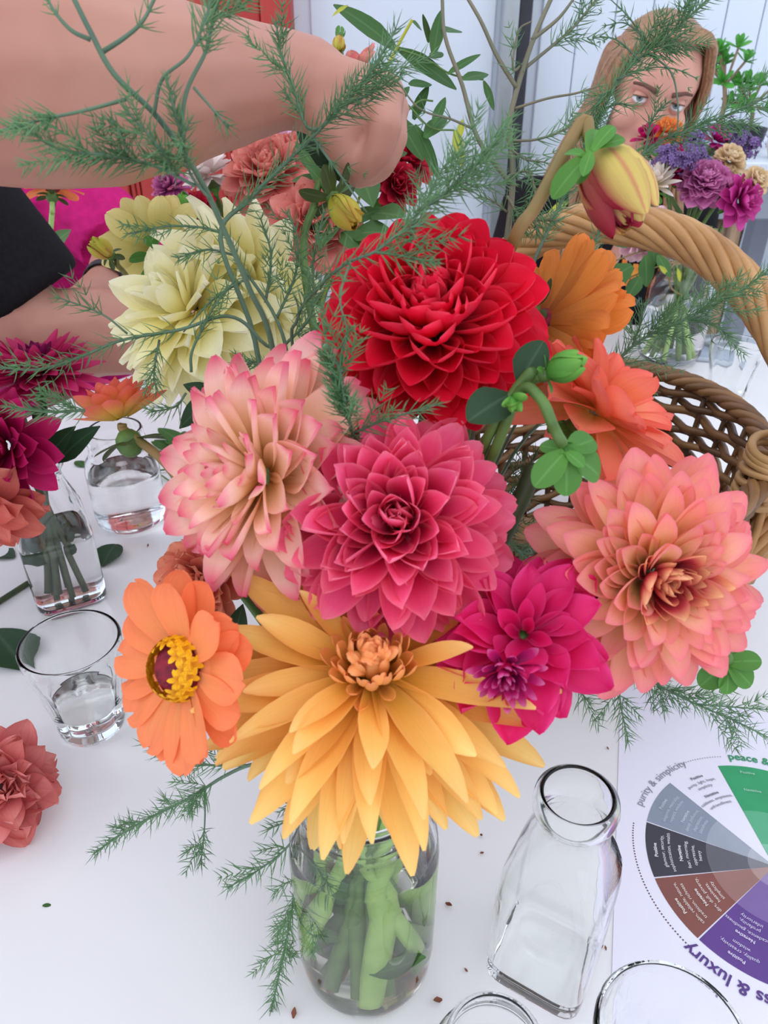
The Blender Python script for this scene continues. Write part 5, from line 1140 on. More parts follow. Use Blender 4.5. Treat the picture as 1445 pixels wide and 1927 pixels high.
fern('asparagus spray hanging over the face of the woman', [
    B([(900, 900, 0.44), (980, 560, 0.44), (1080, 330, 0.44), (1135, 205, 0.435), (1180, 130, 0.43), (1255, 70, 0.425), (1335, -5, 0.42)], 0.0014, 0.0005, N1(0.66, 1.0, 0.013, 330)),
    B([(1150, 170, 0.432), (1125, 190, 0.43), (1115, 240, 0.428)], 0.0008, 0.0004, N1(0.0, 1.0, 0.013, 300)),
    B([(1135, 205, 0.435), (1165, 195, 0.43), (1190, 200, 0.428)], 0.0007, 0.0004, N1(0.2, 1.0, 0.011, 260)),
    B([(1220, 100, 0.428), (1262, 135, 0.425), (1275, 190, 0.423), (1275, 250, 0.421)], 0.0006, 0.0004),
    B([(1160, 150, 0.43), (1220, 128, 0.428), (1270, 130, 0.426), (1312, 148, 0.425)], 0.0005, 0.0003, N1(0.2, 1.0, 0.006, 120)),
    B([(1225, 95, 0.427), (1185, 35, 0.425), (1150, 0, 0.424)], 0.0006, 0.0003, N1(0.2, 1.0, 0.007, 160)),
    B([(1230, 90, 0.427), (1180, 45, 0.425), (1140, 48, 0.424)], 0.0006, 0.0003, N1(0.2, 1.0, 0.006, 160)),
    B([(1205, 115, 0.428), (1160, 75, 0.425), (1120, 70, 0.424)], 0.0006, 0.0003, N1(0.3, 1.0, 0.005, 160))], seed=10, root=JR_(0.3))
fern('asparagus spray slanting across the purple statice', [
    B([(900, 950, 0.45), (1050, 640, 0.47), (1150, 380, 0.47), (1215, 285, 0.465), (1290, 245, 0.46), (1370, 215, 0.455), (1450, 180, 0.45)], 0.0012, 0.0005, N1(0.62, 1.0, 0.011, 260)),
    B([(1215, 285, 0.465), (1225, 230, 0.46), (1252, 195, 0.457)], 0.0007, 0.0004, N1(0.3, 1.0, 0.009, 330)),
    B([(1300, 240, 0.46), (1340, 245, 0.456), (1390, 250, 0.453)], 0.0006, 0.0003, N1(0.2, 1.0, 0.008, 160))], seed=11, root=JR_(0.1))
fern('asparagus plume reaching past the basket handle', [
    B([(940, 900, 0.46), (1080, 745, 0.47), (1150, 690, 0.47), (1205, 640, 0.465), (1290, 600, 0.46), (1380, 555, 0.455), (1450, 505, 0.45)], 0.0013, 0.0005, N1(0.58, 1.0, 0.013, 330)),
    B([(1190, 650, 0.468), (1205, 610, 0.465), (1208, 575, 0.463)], 0.0007, 0.0004, N1(0.1, 1.0, 0.011, 300)),
    B([(1300, 600, 0.46), (1340, 610, 0.457), (1378, 635, 0.455)], 0.0007, 0.0004, N1(0.1, 1.0, 0.010, 330)),
    B([(1150, 690, 0.47), (1200, 680, 0.465), (1260, 670, 0.46)], 0.0006, 0.0003, N1(0.1, 1.0, 0.008, 200)),
    B([(1150, 690, 0.47), (1175, 705, 0.468), (1230, 720, 0.463)], 0.0006, 0.0003, N1(0.3, 1.0, 0.007, 160)),
    B([(1130, 700, 0.47), (1085, 640, 0.46), (1100, 610, 0.455)], 0.0006, 0.0003, N1(0.2, 1.0, 0.009, 200))], seed=12, root=JR_(-0.2))
# --- sprigs hanging down from the jar mouth
fern('asparagus sprig reaching out low over the empty table', [
    B([(560, 1440, 0.40), (480, 1438, 0.41), (420, 1462, 0.425), (360, 1500, 0.44), (290, 1535, 0.455), (235, 1565, 0.465), (178, 1605, 0.475)], 0.0013, 0.0006, N1(0.45, 1.0, 0.012, 260)),
    B([(470, 1440, 0.412), (400, 1440, 0.42), (345, 1430, 0.425), (270, 1400, 0.43)], 0.0008, 0.0004, N1(0.2, 1.0, 0.010, 240)),
    B([(385, 1485, 0.435), (385, 1550, 0.45), (378, 1625, 0.465)], 0.0006, 0.0004, N1(0.55, 1.0, 0.011, 260))], seed=13, root=JR_(3.3, 0.03))
fern('asparagus sprig hanging down beside the bouquet jar onto the table', [
    B([(575, 1480, 0.40), (566, 1560, 0.41), (556, 1640, 0.42), (548, 1720, 0.435), (528, 1820, 0.45), (505, 1925, 0.465)], 0.0008, 0.0005, N1(0.5, 1.0, 0.012, 260)),
    B([(565, 1560, 0.41), (535, 1600, 0.412), (490, 1635, 0.415), (430, 1670, 0.42)], 0.0007, 0.0004, N1(0.25, 1.0, 0.011, 240)),
    B([(573, 1490, 0.40), (545, 1540, 0.40), (505, 1560, 0.402)], 0.0007, 0.0004, N1(0.1, 1.0, 0.010, 260)),
    B([(560, 1590, 0.412), (590, 1630, 0.408), (622, 1680, 0.405)], 0.0006, 0.0004, N1(0.35, 1.0, 0.011, 300)),
    B([(552, 1650, 0.422), (580, 1690, 0.415), (610, 1745, 0.412)], 0.0006, 0.0004, N1(0.35, 1.0, 0.011, 300))], seed=14, root=JR_(3.8, 0.03))
fern('asparagus sprig lying low over the top of the printed sheet', [
    B([(1050, 1200, 0.40), (1180, 1250, 0.43), (1240, 1290, 0.445), (1310, 1325, 0.455), (1380, 1355, 0.465), (1460, 1395, 0.475)], 0.0008, 0.0005, N1(0.42, 1.0, 0.013, 200)),
    B([(1310, 1325, 0.455), (1370, 1330, 0.455), (1440, 1335, 0.455)], 0.0006, 0.0004, N1(0.1, 1.0, 0.010, 200)),
    B([(1170, 1240, 0.42), (1166, 1310, 0.43), (1182, 1395, 0.44)], 0.0006, 0.0004, N1(0.45, 1.0, 0.011, 260)),
    B([(1060, 1230, 0.40), (1085, 1290, 0.405), (1110, 1325, 0.41)], 0.0006, 0.0004, N1(0.5, 1.0, 0.010, 260))], seed=15, root=JR_(0.0, 0.02))
fern('asparagus foliage deep inside the bouquet above the basket', [
    B([(880, 1080, 0.41), (940, 980, 0.43), (985, 900, 0.445), (1010, 850, 0.45)], 0.0012, 0.0006, N1(0.2, 1.0, 0.012, 240)),
    B([(930, 1000, 0.42), (980, 1040, 0.44), (1000, 1060, 0.45)], 0.0007, 0.0004, N1(0.2, 1.0, 0.010, 240)),
    B([(900, 1050, 0.42), (930, 1070, 0.43), (960, 1090, 0.44)], 0.0007, 0.0004, N1(0.2, 1.0, 0.010, 240))], seed=16, root=JR_(0.8))
# ================================================================== MILK BOTTLE WITH MAGENTA DAHLIAS
def via_to(base, h, rj, C, k, foot=0.02, lean=0.3, rfoot=0.02):
    rnd = random.Random(k); a = rnd.uniform(0, 6.28); m = base + Vector((math.cos(a) * rj, math.sin(a) * rj, h))
    return [m.lerp(C, lean), m, base + Vector((-math.cos(a) * rfoot, -math.sin(a) * rfoot, foot))]
m_mg2 = petal_mat('petal_magenta_red', [(0.0, (150, 10, 70)), (0.5, (196, 30, 96)), (1.0, (214, 66, 118))], edge=(206, 60, 130), ew=0.4, trans=0.28, streak=0.12, rnd=0.12)
m_mg3 = petal_mat('petal_plum', [(0.0, (70, 10, 50)), (1.0, (140, 20, 90))], trans=0.2)
MG2 = petal_set('petal', m_mg2, 4, W=0.17, wpos=0.5, base=0.5, e=1.6, k=0.7, cup0=0.8, cup1=0.5, bend=0.05, ruf=0.05)
MG3 = petal_set('petal', m_mg3, 3, W=0.2, wpos=0.6, base=0.5, e=2, k=0.6, cup0=1.3, cup1=1.2, bend=0.5)
C = P(72, 705, 0.735); f = CV(0.0, 0.93, 0.36)
t = head('dahlia', 'magenta cactus dahlia with a plum eye in the milk bottle', C, f, via=via_to(BL, 0.16, 0.008, C, 1), stem_m=M_STEMD)
rings(t, C, f, 26, MG3, 5, 45, 0.022, 0.030, 0.005, jit=0.06)
rings(t, C, f, 84, MG2, 44, 112, 0.040, 0.066, 0.007, jit=0.09, i0=26)
m_mg4 = petal_mat('petal_deep_magenta', [(0.0, (130, 0, 56)), (0.6, (180, 10, 84)), (1.0, (206, 40, 110))], edge=(206, 50, 116), ew=0.4, trans=0.28, streak=0.08)
MG4 = petal_set('petal', m_mg4, 4, W=0.28, wpos=0.55, base=0.4, e=1.7, k=0.7, cup0=0.7, cup1=0.5, bend=0.05, ruf=0.08)
C = P(18, 838, 0.66); f = CV(-0.35, -0.25, 0.9)
t = head('dahlia', 'deep magenta dahlia hanging below the cactus dahlia in the milk bottle', C, f, via=via_to(BL, 0.16, 0.008, C, 2), stem_m=M_STEMD)
rings(t, C, f, 58, MG4, 10, 108, 0.026, 0.046, 0.006, jit=0.10)
m_cl = petal_mat('petal_coral_faded', [(0.0, (190, 84, 76)), (0.6, (212, 104, 94)), (1.0, (222, 130, 112))], edge=(196, 86, 84), ew=0.4, trans=0.28, streak=0.14)
m_cl2 = petal_mat('petal_dusty_rose', [(0.0, (190, 76, 82)), (0.5, (220, 112, 112)), (1.0, (232, 150, 142))], edge=(200, 86, 92), ew=0.5, trans=0.25, streak=0.16)
CLF = petal_set('petal', m_cl, 3, W=0.32, wpos=0.55, base=0.4, e=1.8, k=0.65, cup0=0.5, cup1=0.3, bend=-0.2, ruf=0.25)
C = P(-25, 945, 0.66); f = CV(0.1, -0.5, 0.8)
t = head('dahlia', 'faded coral bloom drooping beside the neck of the milk bottle', C, f, via=via_to(BL, 0.16, 0.008, C, 3), stem_m=M_STEMD)
rings(t, C, f, 30, CLF, 40, 100, 0.034, 0.052, 0.004, jit=0.2)
t = thing('foliage_sprig', 'dark leafy foliage with bare stalks standing in the milk bottle', 'foliage', BL + Vector((0, 0, 0.01)))
for k in range(6):
    a = k * 1.05; q = BL + Vector((math.cos(a) * 0.016, math.sin(a) * 0.016, 0.01)); m = BL + Vector((-math.cos(a) * 0.008, -math.sin(a) * 0.008, 0.16))
    add_stem(t, [q, q.lerp(m, 0.5), m, m + (m - q) * 0.3], 0.0032, M_STEMD)
    if k % 2 == 0: leaf_at(t, q.lerp(m, 0.3), q.lerp(m, 0.3) + Vector((-math.cos(a + 2) * 0.02, math.sin(a) * 0.012, 0.02)), sets=LEAFD, w=1.6)
leaf_at(t, P(108, 870, 0.70), P(165, 795, 0.68), sets=LEAFD, w=1.1); leaf_at(t, P(85, 870, 0.69), P(125, 800, 0.67), sets=LEAFD, w=1.1)
# --- faded dahlia lying on the table
DRS = petal_set('petal', m_cl2, 4, W=0.34, wpos=0.55, base=0.4, e=1.8, k=0.65, cup0=0.5, cup1=0.6, bend=0.1, ruf=0.28)
C = T(-8, 1478, TZ + 0.038); f = CV(0.45, 0.35, 0.8)
t = thing('dahlia', 'faded dusty rose dahlia lying on the table', 'flower', (C.x, C.y, TZ))
rings(t, C, f, 80, DRS, 10, 118, 0.024, 0.041, 0.006, jit=0.2)
# ================================================================== BOUQUET BEHIND, UNDER THE REACHING ARM
def bv(C, k): return via_to(BB, 0.172, 0.018, C, k)
GB = None
m_sal = petal_mat('petal_salmon_pink', [(0.0, (190, 74, 80)), (0.5, (214, 112, 106)), (1.0, (236, 158, 144))], edge=(232, 140, 134), ew=0.5, trans=0.28, streak=0.08)
SAL = petal_set('petal', m_sal, 4, W=0.32, wpos=0.56, base=0.4, e=1.9, k=0.62, cup0=0.8, cup1=0.5, bend=0.1, ruf=0.12)
for k, (px, py, d, fc, Rr, n, lab) in enumerate(((508, 332, 0.79, (-0.05, 0.35, 0.93), 0.048, 95, 'salmon pink dahlia just under the bare forearm'), (590, 425, 0.73, (0.1, 0.1, 0.98), 0.044, 80, 'salmon pink dahlia half hidden behind the nodding bud'), (556, 300, 0.86, (0.2, 0.6, 0.6), 0.036, 60, 'salmon pink dahlia behind the largest salmon bloom'))):
    C = P(px, py, d); f = CV(*fc); t = head('dahlia', lab, C, f, via=bv(C, 20 + k)); rings(t, C, f, n, SAL, 6, 114, Rr * 0.5, Rr, 0.006, jit=0.11)
m_dr = petal_mat('petal_dark_red', [(0.0, (90, 4, 24)), (0.6, (166, 14, 44)), (1.0, (204, 40, 66))], edge=(190, 40, 70), ew=0.4, trans=0.25)
DRD = petal_set('petal', m_dr, 3, W=0.32, wpos=0.56, base=0.4, e=2, k=0.6, cup0=0.9, cup1=0.6, bend=0.2, ruf=0.1)
for k, (px, py, d, fc, Rr, lab) in enumerate(((765, 305, 0.80, (0.35, 0.55, 0.7), 0.028, 'dark red dahlia by the knuckles of the reaching hand'), (742, 352, 0.76, (0.3, -0.1, 0.9), 0.026, 'maroon dahlia low under the reaching hand'), (372, 402, 0.80, (-0.2, 0.3, 0.9), 0.024, 'maroon flower beside the purple scabious'))):
    C = P(px, py, d); f = CV(*fc); t = head('dahlia', lab, C, f, via=bv(C, 30 + k)); rings(t, C, f, 46, DRD, 6, 112, Rr * 0.6, Rr, 0.004, jit=0.12)
m_scb = petal_mat('petal_scabious', [(0.0, (130, 50, 110)), (0.6, (190, 90, 150)), (1.0, (214, 130, 176))], trans=0.25, rnd=0.2)
SCB = petal_set('petal', m_scb, 3, W=0.22, wpos=0.6, base=0.4, e=2, k=0.5, cup0=0.6, cup1=0.4, bend=0.2, ruf=0.2)
C = P(320, 354, 0.79); t = head('scabious', 'round purple scabious against the red door', C, CV(-0.2, 0.4, 0.9), via=bv(C, 41), cal=0.008, stem_r=0.0016); rings(t, C, CV(-0.2, 0.4, 0.9), 90, SCB, 4, 120, 0.012, 0.017, 0.004, jit=0.15)
m_wht = petal_mat('petal_white', [(0.0, (220, 200, 190)), (1.0, (240, 226, 226))], trans=0.3, streak=0.05)
WHT = petal_set('petal', m_wht, 3, W=0.32, wpos=0.55, base=0.4, e=1.8, k=0.65, cup0=0.5, cup1=0.4, bend=-0.05, ruf=0.1)
C = P(395, 330, 0.82); t = head('dahlia', 'small blush white dahlia beside the salmon pink one', C, CV(-0.2, 0.75, 0.6), via=bv(C, 42), cal=0.010); rings(t, C, CV(-0.2, 0.75, 0.6), 26, WHT, 25, 105, 0.022, 0.030, 0.004, jit=0.15)
m_lil = petal_mat('petal_lilac', [(0.0, (190, 140, 180)), (1.0, (222, 180, 212))], trans=0.3)
LIL = petal_set('petal', m_lil, 2, W=0.34, wpos=0.55, base=0.4, e=1.8, k=0.65, cup0=0.5, cup1=0.4, bend=0.1, ruf=0.1)
C = P(526, 264, 0.86); t = head('lilac_flower', 'small lilac flower under the bare wrist', C, CV(0, 0.6, 0.8), via=bv(C, 43), cal=0.007, stem_r=0.0016); rings(t, C, CV(0, 0.6, 0.8), 8, LIL, 40, 95, 0.014, 0.020, 0.002, jit=0.2)
t = bud('small green bud under the purple scabious', P(348, 384, 0.76), CV(0.1, 0.5, 0.8), 0.0095, BDG, bv(P(348, 384, 0.76), 44), M_STEM, SEP, 5, 100, 0.8, stem_r=0.0016)
bud('ochre bud held upright against the white wall above the wrist', P(638, 80, 0.80), CV(-0.05, -0.9, 0.3), 0.0095, BDR, [P(645, 110, 0.80), P(655, 200, 0.80)] + bv(P(660, 300, 0.80), 45), M_STEM, SEP, 6, 150, 1.1, stem_r=0.0015, back=0.001)
t = bud('pink bud peeping over the bare wrist', P(668, 118, 0.80), CV(-0.3, 0.7, 0.5), 0.0125, [m for m in SAL], [P(675, 160, 0.80), P(680, 260, 0.80)] + bv(P(680, 300, 0.80), 46), M_STEM, SEP, 5, 100, 0.9, stem_r=0.0016)
leaf_at(t, P(680, 120, 0.79), P(690, 98, 0.79), sets=SEP, w=1.2)
# --- long-leaved foliage beside the hand
t = thing('leafy_sprig', 'sprig of long smooth green leaves beside the reaching hand', 'foliage', BB + Vector((0.0, 0, 0.02)))
D = 0.66
S = [BBM + Vector((0.01, 0, 0)), P(690, 330, 0.70), P(720, 155, D), P(746, 92, D), P(775, 38, D)]
add_stem(t, [BB + Vector((0.0, 0, 0.02))] + S, 0.0013, M_YLEAF)
for a, b, w in (((746, 95), (632, -20), 0.95), ((748, 92), (868, 155), 1.05), ((842, 140), (905, 92), 0.7), ((870, 150), (922, 130), 1.2), ((780, 235), (838, 335), 0.85), ((778, 225), (800, 160), 1.3), ((745, 215), (798, 300), 1.1), ((800, 260), (842, 200), 1.2), ((815, 235), (838, 180), 0.9), ((775, 40), (798, 52), 2.2), ((815, 105), (830, 15), 0.8), ((812, 110), (832, 95), 1.5), ((805, 80), (803, 20), 1.0), ((838, 60), (862, 45), 2.0), ((910, 152), (932, 205), 0.9), ((740, 200), (768, 160), 1.6), ((765, 290), (712, 300), 1.2), ((770, 160), (815, 150), 1.4)):
    leaf_at(t, P(*a, D + random.uniform(-0.01, 0.02)), P(*b, D + random.uniform(-0.015, 0.03)), sets=EUC, w=w * 1.25)
for pts in (((748, 92), (800, 110), (850, 140), (910, 150)), ((720, 155), (770, 200), (810, 240), (855, 245)), ((760, 215), (790, 190), (815, 190))):
    add_stem(t, [P(*q, D) for q in pts], 0.0008, M_STEM, 'twig')
for a, b in (((856, 245), (872, 315)), ((870, 225), (862, 268)), ((655, 10), (622, 25))): leaf_at(t, P(*a, D), P(*b, D), sets=YLF, w=1.6)
t = thing('dark_leaf', 'dark glossy leaf gripped in the reaching hand', 'leaf', P(600, 250, 0.52))
add_stem(t, [P(560, 232, 0.53), P(600, 262, 0.525), P(650, 310, 0.52)], 0.0015, M_STEMD); leaf_at(t, P(590, 245, 0.52), P(668, 335, 0.51), sets=LEAFR, w=0.9); leaf_at(t, P(560, 235, 0.53), P(630, 300, 0.525), sets=LEAFR, w=0.8)
t = thing('leafy_sprig', 'leafy green filler in the coral bouquet under the hand', 'foliage', BB + Vector((0, 0, 0.03)))
add_stem(t, [BB + Vector((0, 0, 0.03)), BBM, P(640, 440, 0.72), P(600, 330, 0.73)], 0.0015, M_STEM)
for a, b in (((600, 330), (560, 260)), ((605, 340), (650, 300)), ((610, 350), (575, 300)), ((620, 380), (680, 330)), ((630, 400), (600, 450)), ((640, 430), (690, 470)), ((655, 420), (720, 380)), ((660, 440), (735, 430)), ((600, 340), (545, 330)), ((690, 300), (745, 315)), ((680, 330), (700, 372)), ((700, 400), (760, 400))):
    leaf_at(t, P(*a, 0.72), P(*b, 0.70 + random.uniform(-0.02, 0.03)), sets=LEAF, w=1.2)
# zinnia standing behind the black sleeve
C = P(98, 352, 1.06); f = CV(-0.05, 0.95, -0.1)
via = [P(98, 400, 1.06), P(93, 455, 1.06), P(80, 540, 1.06), T(95, 705) + Vector((0, 0, 0.01))]
t = zinnia('orange zinnia on a tall pale stem in front of the magenta shirt', C, f, 0.034, via, ZIN, n=13, rows=1, phi=86, crown=False, stem_m=M_STEMW)
leaf_at(t, P(95, 465, 1.06), P(130, 430, 1.05), sets=LEAF, w=1.6)
ZB = T(95, 705)
vessel('bud_vase', 'slim clear bud vase under the zinnia behind the bare arm', 'vase', ZB, scaled(BOT, 0.9, 0.8), th=0.002, bot=0.004, water=0.05)
# ================================================================== PINK AND PURPLE BOUQUET IN THE TALL JAR
def rv(C, k): return via_to(JR, 0.176, 0.022, C, k, rfoot=0.024)
def mk(nm, st, **k): return petal_set('petal', petal_mat(nm, st, trans=0.28, streak=0.08), 3, **k)
ORC = mk('petal_orchid', [(0.0, (170, 70, 140)), (0.6, (204, 110, 172)), (1.0, (226, 150, 196))], W=0.4, wpos=0.6, base=0.5, e=2.2, k=0.5, cup0=1.0, cup1=0.8, bend=0.2, ruf=0.12)
CRM = mk('petal_cream', [(0.0, (200, 160, 110)), (0.6, (232, 206, 164)), (1.0, (244, 224, 190))], W=0.4, wpos=0.6, base=0.5, e=2.2, k=0.5, cup0=1.0, cup1=0.8, bend=0.3, ruf=0.1)
FUC = mk('petal_fuchsia', [(0.0, (150, 20, 100)), (0.6, (196, 50, 140)), (1.0, (214, 90, 166))], W=0.34, wpos=0.58, base=0.4, e=1.9, k=0.6, cup0=0.8, cup1=0.5, bend=0.1, ruf=0.15)
MGT = mk('petal_cerise', [(0.0, (120, 0, 60)), (0.6, (180, 10, 90)), (1.0, (206, 40, 110))], W=0.34, wpos=0.58, base=0.4, e=1.9, k=0.6, cup0=0.8, cup1=0.5, bend=0.1, ruf=0.12)
OG2 = mk('petal_tangerine', [(0.0, (206, 90, 40)), (0.6, (236, 134, 66)), (1.0, (244, 162, 90))], W=0.36, wpos=0.6, base=0.4, e=2, k=0.55, cup0=0.8, cup1=0.5, bend=0.2, ruf=0.15)
BLS = mk('petal_blush', [(0.0, (200, 130, 150)), (0.6, (226, 176, 190)), (1.0, (238, 206, 212))], W=0.36, wpos=0.58, base=0.4, e=2, k=0.55, cup0=0.7, cup1=0.5, bend=0.1, ruf=0.2)
WH2 = mk('petal_cream_white', [(0.0, (214, 196, 160)), (1.0, (238, 226, 222))], W=0.22, wpos=0.5, base=0.4, e=1.5, k=0.8, cup0=0.5, cup1=0.4, bend=0.1)
for k, (px, py, d, fc, n, L0, L1, st, p1, lab) in enumerate((
    (1325, 345, 1.15, (-0.15, 0.35, 0.93), 120, 0.022, 0.036, ORC, 120, 'large orchid pink pompon over the basket handle'),
    (1372, 302, 1.17, (0.1, 0.4, 0.9), 90, 0.014, 0.023, CRM, 120, 'round cream pompon below the purple statice'),
    (1420, 343, 1.14, (0.3, 0.0, 0.95), 80, 0.012, 0.020, CRM, 120, 'round cream pompon at the edge of the pink bouquet'),
    (1388, 378, 1.14, (0.5, -0.2, 0.8), 46, 0.024, 0.038, FUC, 112, 'bright fuchsia dahlia beside the cream pompon'),
    (1345, 268, 1.20, (0.2, 0.5, 0.8), 30, 0.018, 0.028, FUC, 100, 'small fuchsia bloom behind the orchid pompon'),
    (1252, 252, 1.17, (-0.1, 0.5, 0.85), 40, 0.014, 0.026, OG2, 110, 'tangerine bloom just below the face of the woman'),
    (1218, 262, 1.16, (-0.4, 0.5, 0.8), 16, 0.014, 0.022, MGT, 90, 'cerise bloom beside the tangerine one'),
    (1262, 318, 1.17, (-0.1, 0.3, 0.9), 40, 0.02, 0.034, MGT, 112, 'cerise bloom behind the purple statice'),
    (1232, 348, 1.14, (-0.1, 0.6, 0.8), 30, 0.026, 0.036, WH2, 95, 'creamy white pointed dahlia behind the basket handle'),
    (1212, 442, 1.13, (-0.2, -0.7, 0.6), 40, 0.026, 0.040, BLS, 112, 'blush pink bloom hanging under the basket handle'),
    (1168, 335, 1.18, (-0.4, 0.3, 0.8), 26, 0.018, 0.028, BLS, 110, 'blush pink bloom behind the large bud'))):
    C = P(px, py, d); f = CV(*fc); t = head('dahlia', lab, C, f, via=rv(C, 60 + k), cal=0.012, stem_r=0.003, stem_m=M_STEM)
    rings(t, C, f, n, st, 5, p1, L0, L1, 0.005, jit=0.12)
m_sta = petal_mat('statice_purple', [(0.0, (86, 64, 112)), (1.0, (132, 104, 158))], trans=0.15, rnd=0.25)
STS = star_mesh(m_sta, 6)
def statice(label, pts, k, d=1.16):
    c0 = P(*pts[0], d); v = rv(c0, k); t = thing('statice', label, 'flower', v[-1])
    add_stem(t, [c0] + v, 0.002, M_STEM); rnd = random.Random(k)
    for px, py in pts:
        c = P(px, py, d); br = add_stem(t, [c0.lerp(v[0], 0.3), c], 0.0012, M_STEM, 'branch', 3, 5)
        for i in range(26):
            o = Vector((rnd.gauss(0, 0.008), rnd.gauss(0, 0.006), rnd.gauss(0, 0.007))); dd = (o + Vector((0, -0.006, 0.008))).normalized()
            link('floret', STS, br, basis(c + o, dd.orthogonal(), dd) @ Matrix.Diagonal((0.0058, 0.0058, 0.0058, 1)))
statice('purple statice rising beside the succulents', [(1378, 250), (1398, 262), (1422, 268), (1408, 285), (1385, 240)], 80, 1.19)
statice('purple statice next to the large yellow and crimson bud', [(1248, 292), (1272, 300), (1290, 302), (1300, 285), (1262, 285)], 81, 1.12)
statice('purple statice under the chin of the woman', [(1308, 262), (1318, 258), (1308, 290), (1322, 292)], 82, 1.15)
t = thing('leafy_sprig', 'trailing green foliage hanging from the tall jar under the handle', 'foliage', JR + Vector((0, 0, 0.03)))
m0 = JR + Vector((0, -0.02, 0.176))
for pts in (((1262, 495), (1225, 470), (1160, 490), (1105, 520)), ((1262, 495), (1220, 440), (1225, 430)), ((1260, 495), (1190, 520), (1130, 555)), ((1265, 500), (1262, 540), (1290, 560))):
    add_stem(t, [m0] + [P(*q, 1.12) for q in pts], 0.0012, M_STEMR, 'twig')
add_stem(t, [JR + Vector((0, 0, 0.03)), m0], 0.003, M_STEM)
for a, b, w in (((1225, 430), (1238, 500), 0.9), ((1238, 480), (1262, 520), 0.9), ((1190, 500), (1110, 545), 1.0), ((1150, 490), (1090, 470), 0.9), ((1180, 465), (1140, 440), 1.0), ((1215, 480), (1218, 540), 1.1), ((1160, 520), (1105, 560), 1.3), ((1130, 500), (1160, 470), 1.2), ((1075, 480), (1060, 510), 1.4), ((1080, 540), (1055, 500), 1.2), ((1205, 520), (1180, 560), 1.1)):
    leaf_at(t, P(*a, 1.10), P(*b, 1.10 + random.uniform(-0.02, 0.02)), sets=EUC, w=1.9 * w)
for a, b in (((1240, 500), (1262, 520)), ((1275, 505), (1282, 530)), ((1068, 380), (1030, 400))): leaf_at(t, P(*a, 1.09), P(*b, 1.09), sets=YLF, w=2.0)
for k in range(9):
    a = k * 0.7; b = JR + Vector((math.cos(a) * 0.03, math.sin(a) * 0.03, 0.012)); m = JR + Vector((-math.cos(a) * 0.02, -math.sin(a) * 0.02, 0.18))
    t = HEADS[-2 - k]; add_stem(t, [b, b.lerp(m, 0.5), m, m + (m - b) * 0.25], 0.0036, M_STEM if k % 2 else M_STEMW)
# mauve carnation lying at the far rim of the basket
C = P(1092, 518, 1.05); t = head('carnation', 'mauve carnation before the dark shirt of the woman', C, CV(-0.1, 0.5, 0.8), via=[P(1110, 560, 1.07), P(1150, 600, 1.10), P(1240, 655, 1.16)], cal=0.008, stem_r=0.0014); rings(t, C, CV(-0.1, 0.5, 0.8), 40, ORC, 5, 110, 0.012, 0.020, 0.003, jit=0.2)
# ================================================================== CUTTINGS AND CRUMBS ON THE TABLE
def table_leaf(label, a, b, sets=EUC, w=1.4, lift=0.004):
    a, b = T(*a), T(*b); a.z += 0.0015; b.z += lift; t = thing('fallen_leaf', label, 'leaf', (a.x, a.y, TZ)); leaf_at(t, a, b, Vector((0, 0, 1)), sets, w); return t
table_leaf('long green leaf lying behind the small jar', (345, 855), (285, 828)); table_leaf('green leaf lying under the rim of the small jar', (340, 870), (300, 850), w=1.6)
table_leaf('dark oval leaf lying near the milk bottle shoulder', (192, 1068), (218, 1030), LEAFR, 1.2, 0.012); table_leaf('dark green leaf curling out from behind the tumbler', (48, 1262), (-10, 1190), LEAFD, 1.4, 0.02)
table_leaf('grey green leaf lying at the foot of the milk bottle', (28, 1052), (-25, 1030), LEAFD, 1.2); table_leaf('small leaf floating by the small jar', (160, 880), (142, 868), EUC, 2.2); table_leaf('green leaf lying between the small jar and the milk bottle', (170, 930), (205, 905), EUC, 1.6)
t = thing('cut_twig', 'thin green cut twig lying on the table behind the small jar', 'twig', T(350, 930))
for a, b in (((365, 880), (300, 890)), ((365, 940), (305, 900)), ((360, 960), (300, 935)), ((350, 840), (330, 900))): add_stem(t, [T(*a) + Vector((0, 0, 0.002)), T(*b) + Vector((0, 0, 0.004))], 0.0012, M_STEM, 'twig', 3, 5)
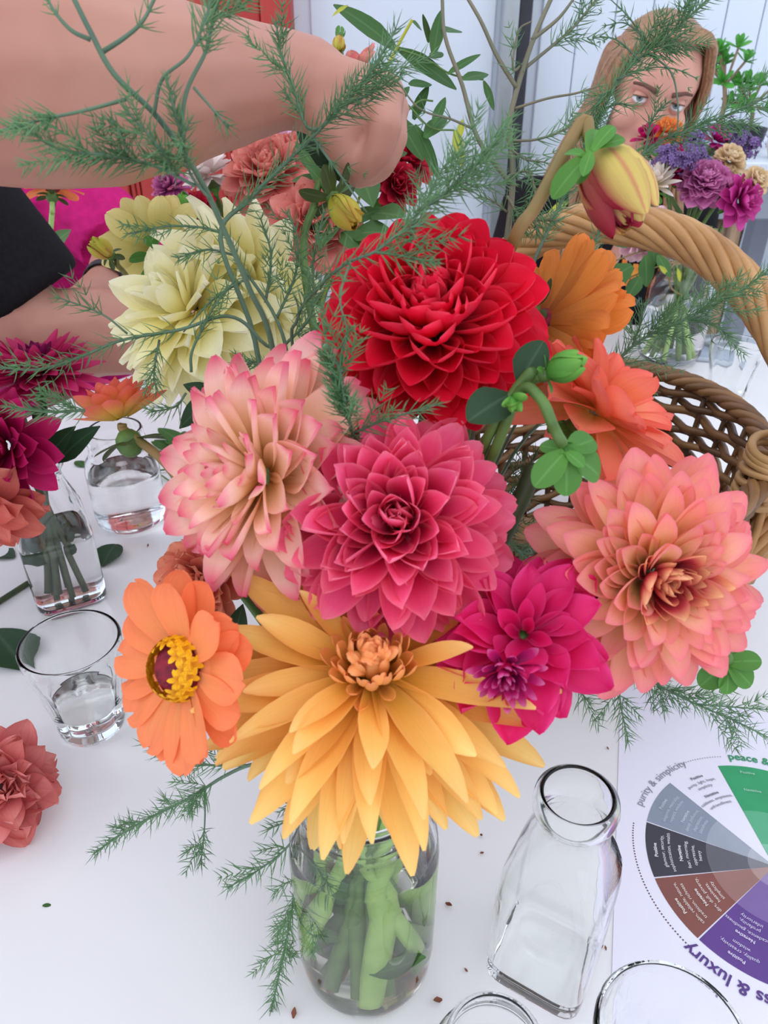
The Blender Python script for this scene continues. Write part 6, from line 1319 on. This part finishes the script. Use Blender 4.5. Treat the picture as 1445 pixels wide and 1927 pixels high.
for a, b in (((350, 842), (300, 815)), ((340, 870), (348, 820)), ((362, 900), (318, 862)), ((355, 850), (312, 838))): leaf_at(t, T(*a) + Vector((0, 0, 0.004)), T(*b) + Vector((0, 0, 0.012)), Vector((0, 0, 1)), EUC, 1.5)
t = thing('cut_twig', 'brownish cut stem lying on the table beside the milk bottle', 'twig', T(-10, 1145)); add_stem(t, [T(-20, 1150) + Vector((0, 0, 0.0035)), T(55, 1102) + Vector((0, 0, 0.0035))], 0.003, M_STEMD)
m_cr = mat('dry_crumb', (120, 70, 50), 0.8, 0.3, 90); CRB = petal_set('crumb', m_cr, 2, W=0.3, wpos=0.5, base=0.3, e=1.5, k=0.8, cup0=0.8, cup1=0.8, bend=0.6, nu=3, nv=4)
for px, py, L, lab in ((362, 1515, 0.006, 'brown crumb just above the asparagus sprig lying low over the table'), (838, 1700, 0.006, 'reddish crumb between the bouquet jar and the empty milk bottle'),
    (832, 1882, 0.007, 'larger reddish crumb at the foot of the bouquet jar by the low empty jar'), (552, 1918, 0.006, 'brown crumb at the foot of the bouquet jar beside the hanging fern tip'),
    (910, 1605, 0.004, ''), (905, 1570, 0.004, ''), (278, 1030, 0.004, 'tiny crumb just in front of the small jar half full of water'),
    (540, 1500, 0.003, 'tiny crumb by the hanging fern under the amber dahlia'), (1145, 1412, 0.003, 'tiny crumb beside the edge of the printed sheet above the empty milk bottle'),
    (1140, 1790, 0.003, 'tiny crumb between the empty milk bottle and the printed sheet'), (880, 1830, 0.003, 'tiny crumb between the low empty jar and the empty milk bottle')):
    q = T(px, py); q.z += 0.0008; a = random.uniform(0, 6.28); o = put(random.choice(CRB), 'dry_crumb', None, q, Vector((math.cos(a), math.sin(a), 0.05)), Vector((0, 0, 1)), L, L)
    props(o, lab or 'one of two tiny crumbs beside the shoulder of the empty milk bottle', 'crumb', 'crumbs on the table')
q = T(80, 1705); q.z += 0.0006; o = put(EUC[0], 'leaf_crumb', None, q, Vector((1, 0.1, 0.1)), Vector((0, 0, 1)), 0.012, 0.006); props(o, 'tiny green leaf scrap lying alone on the white table', 'crumb')
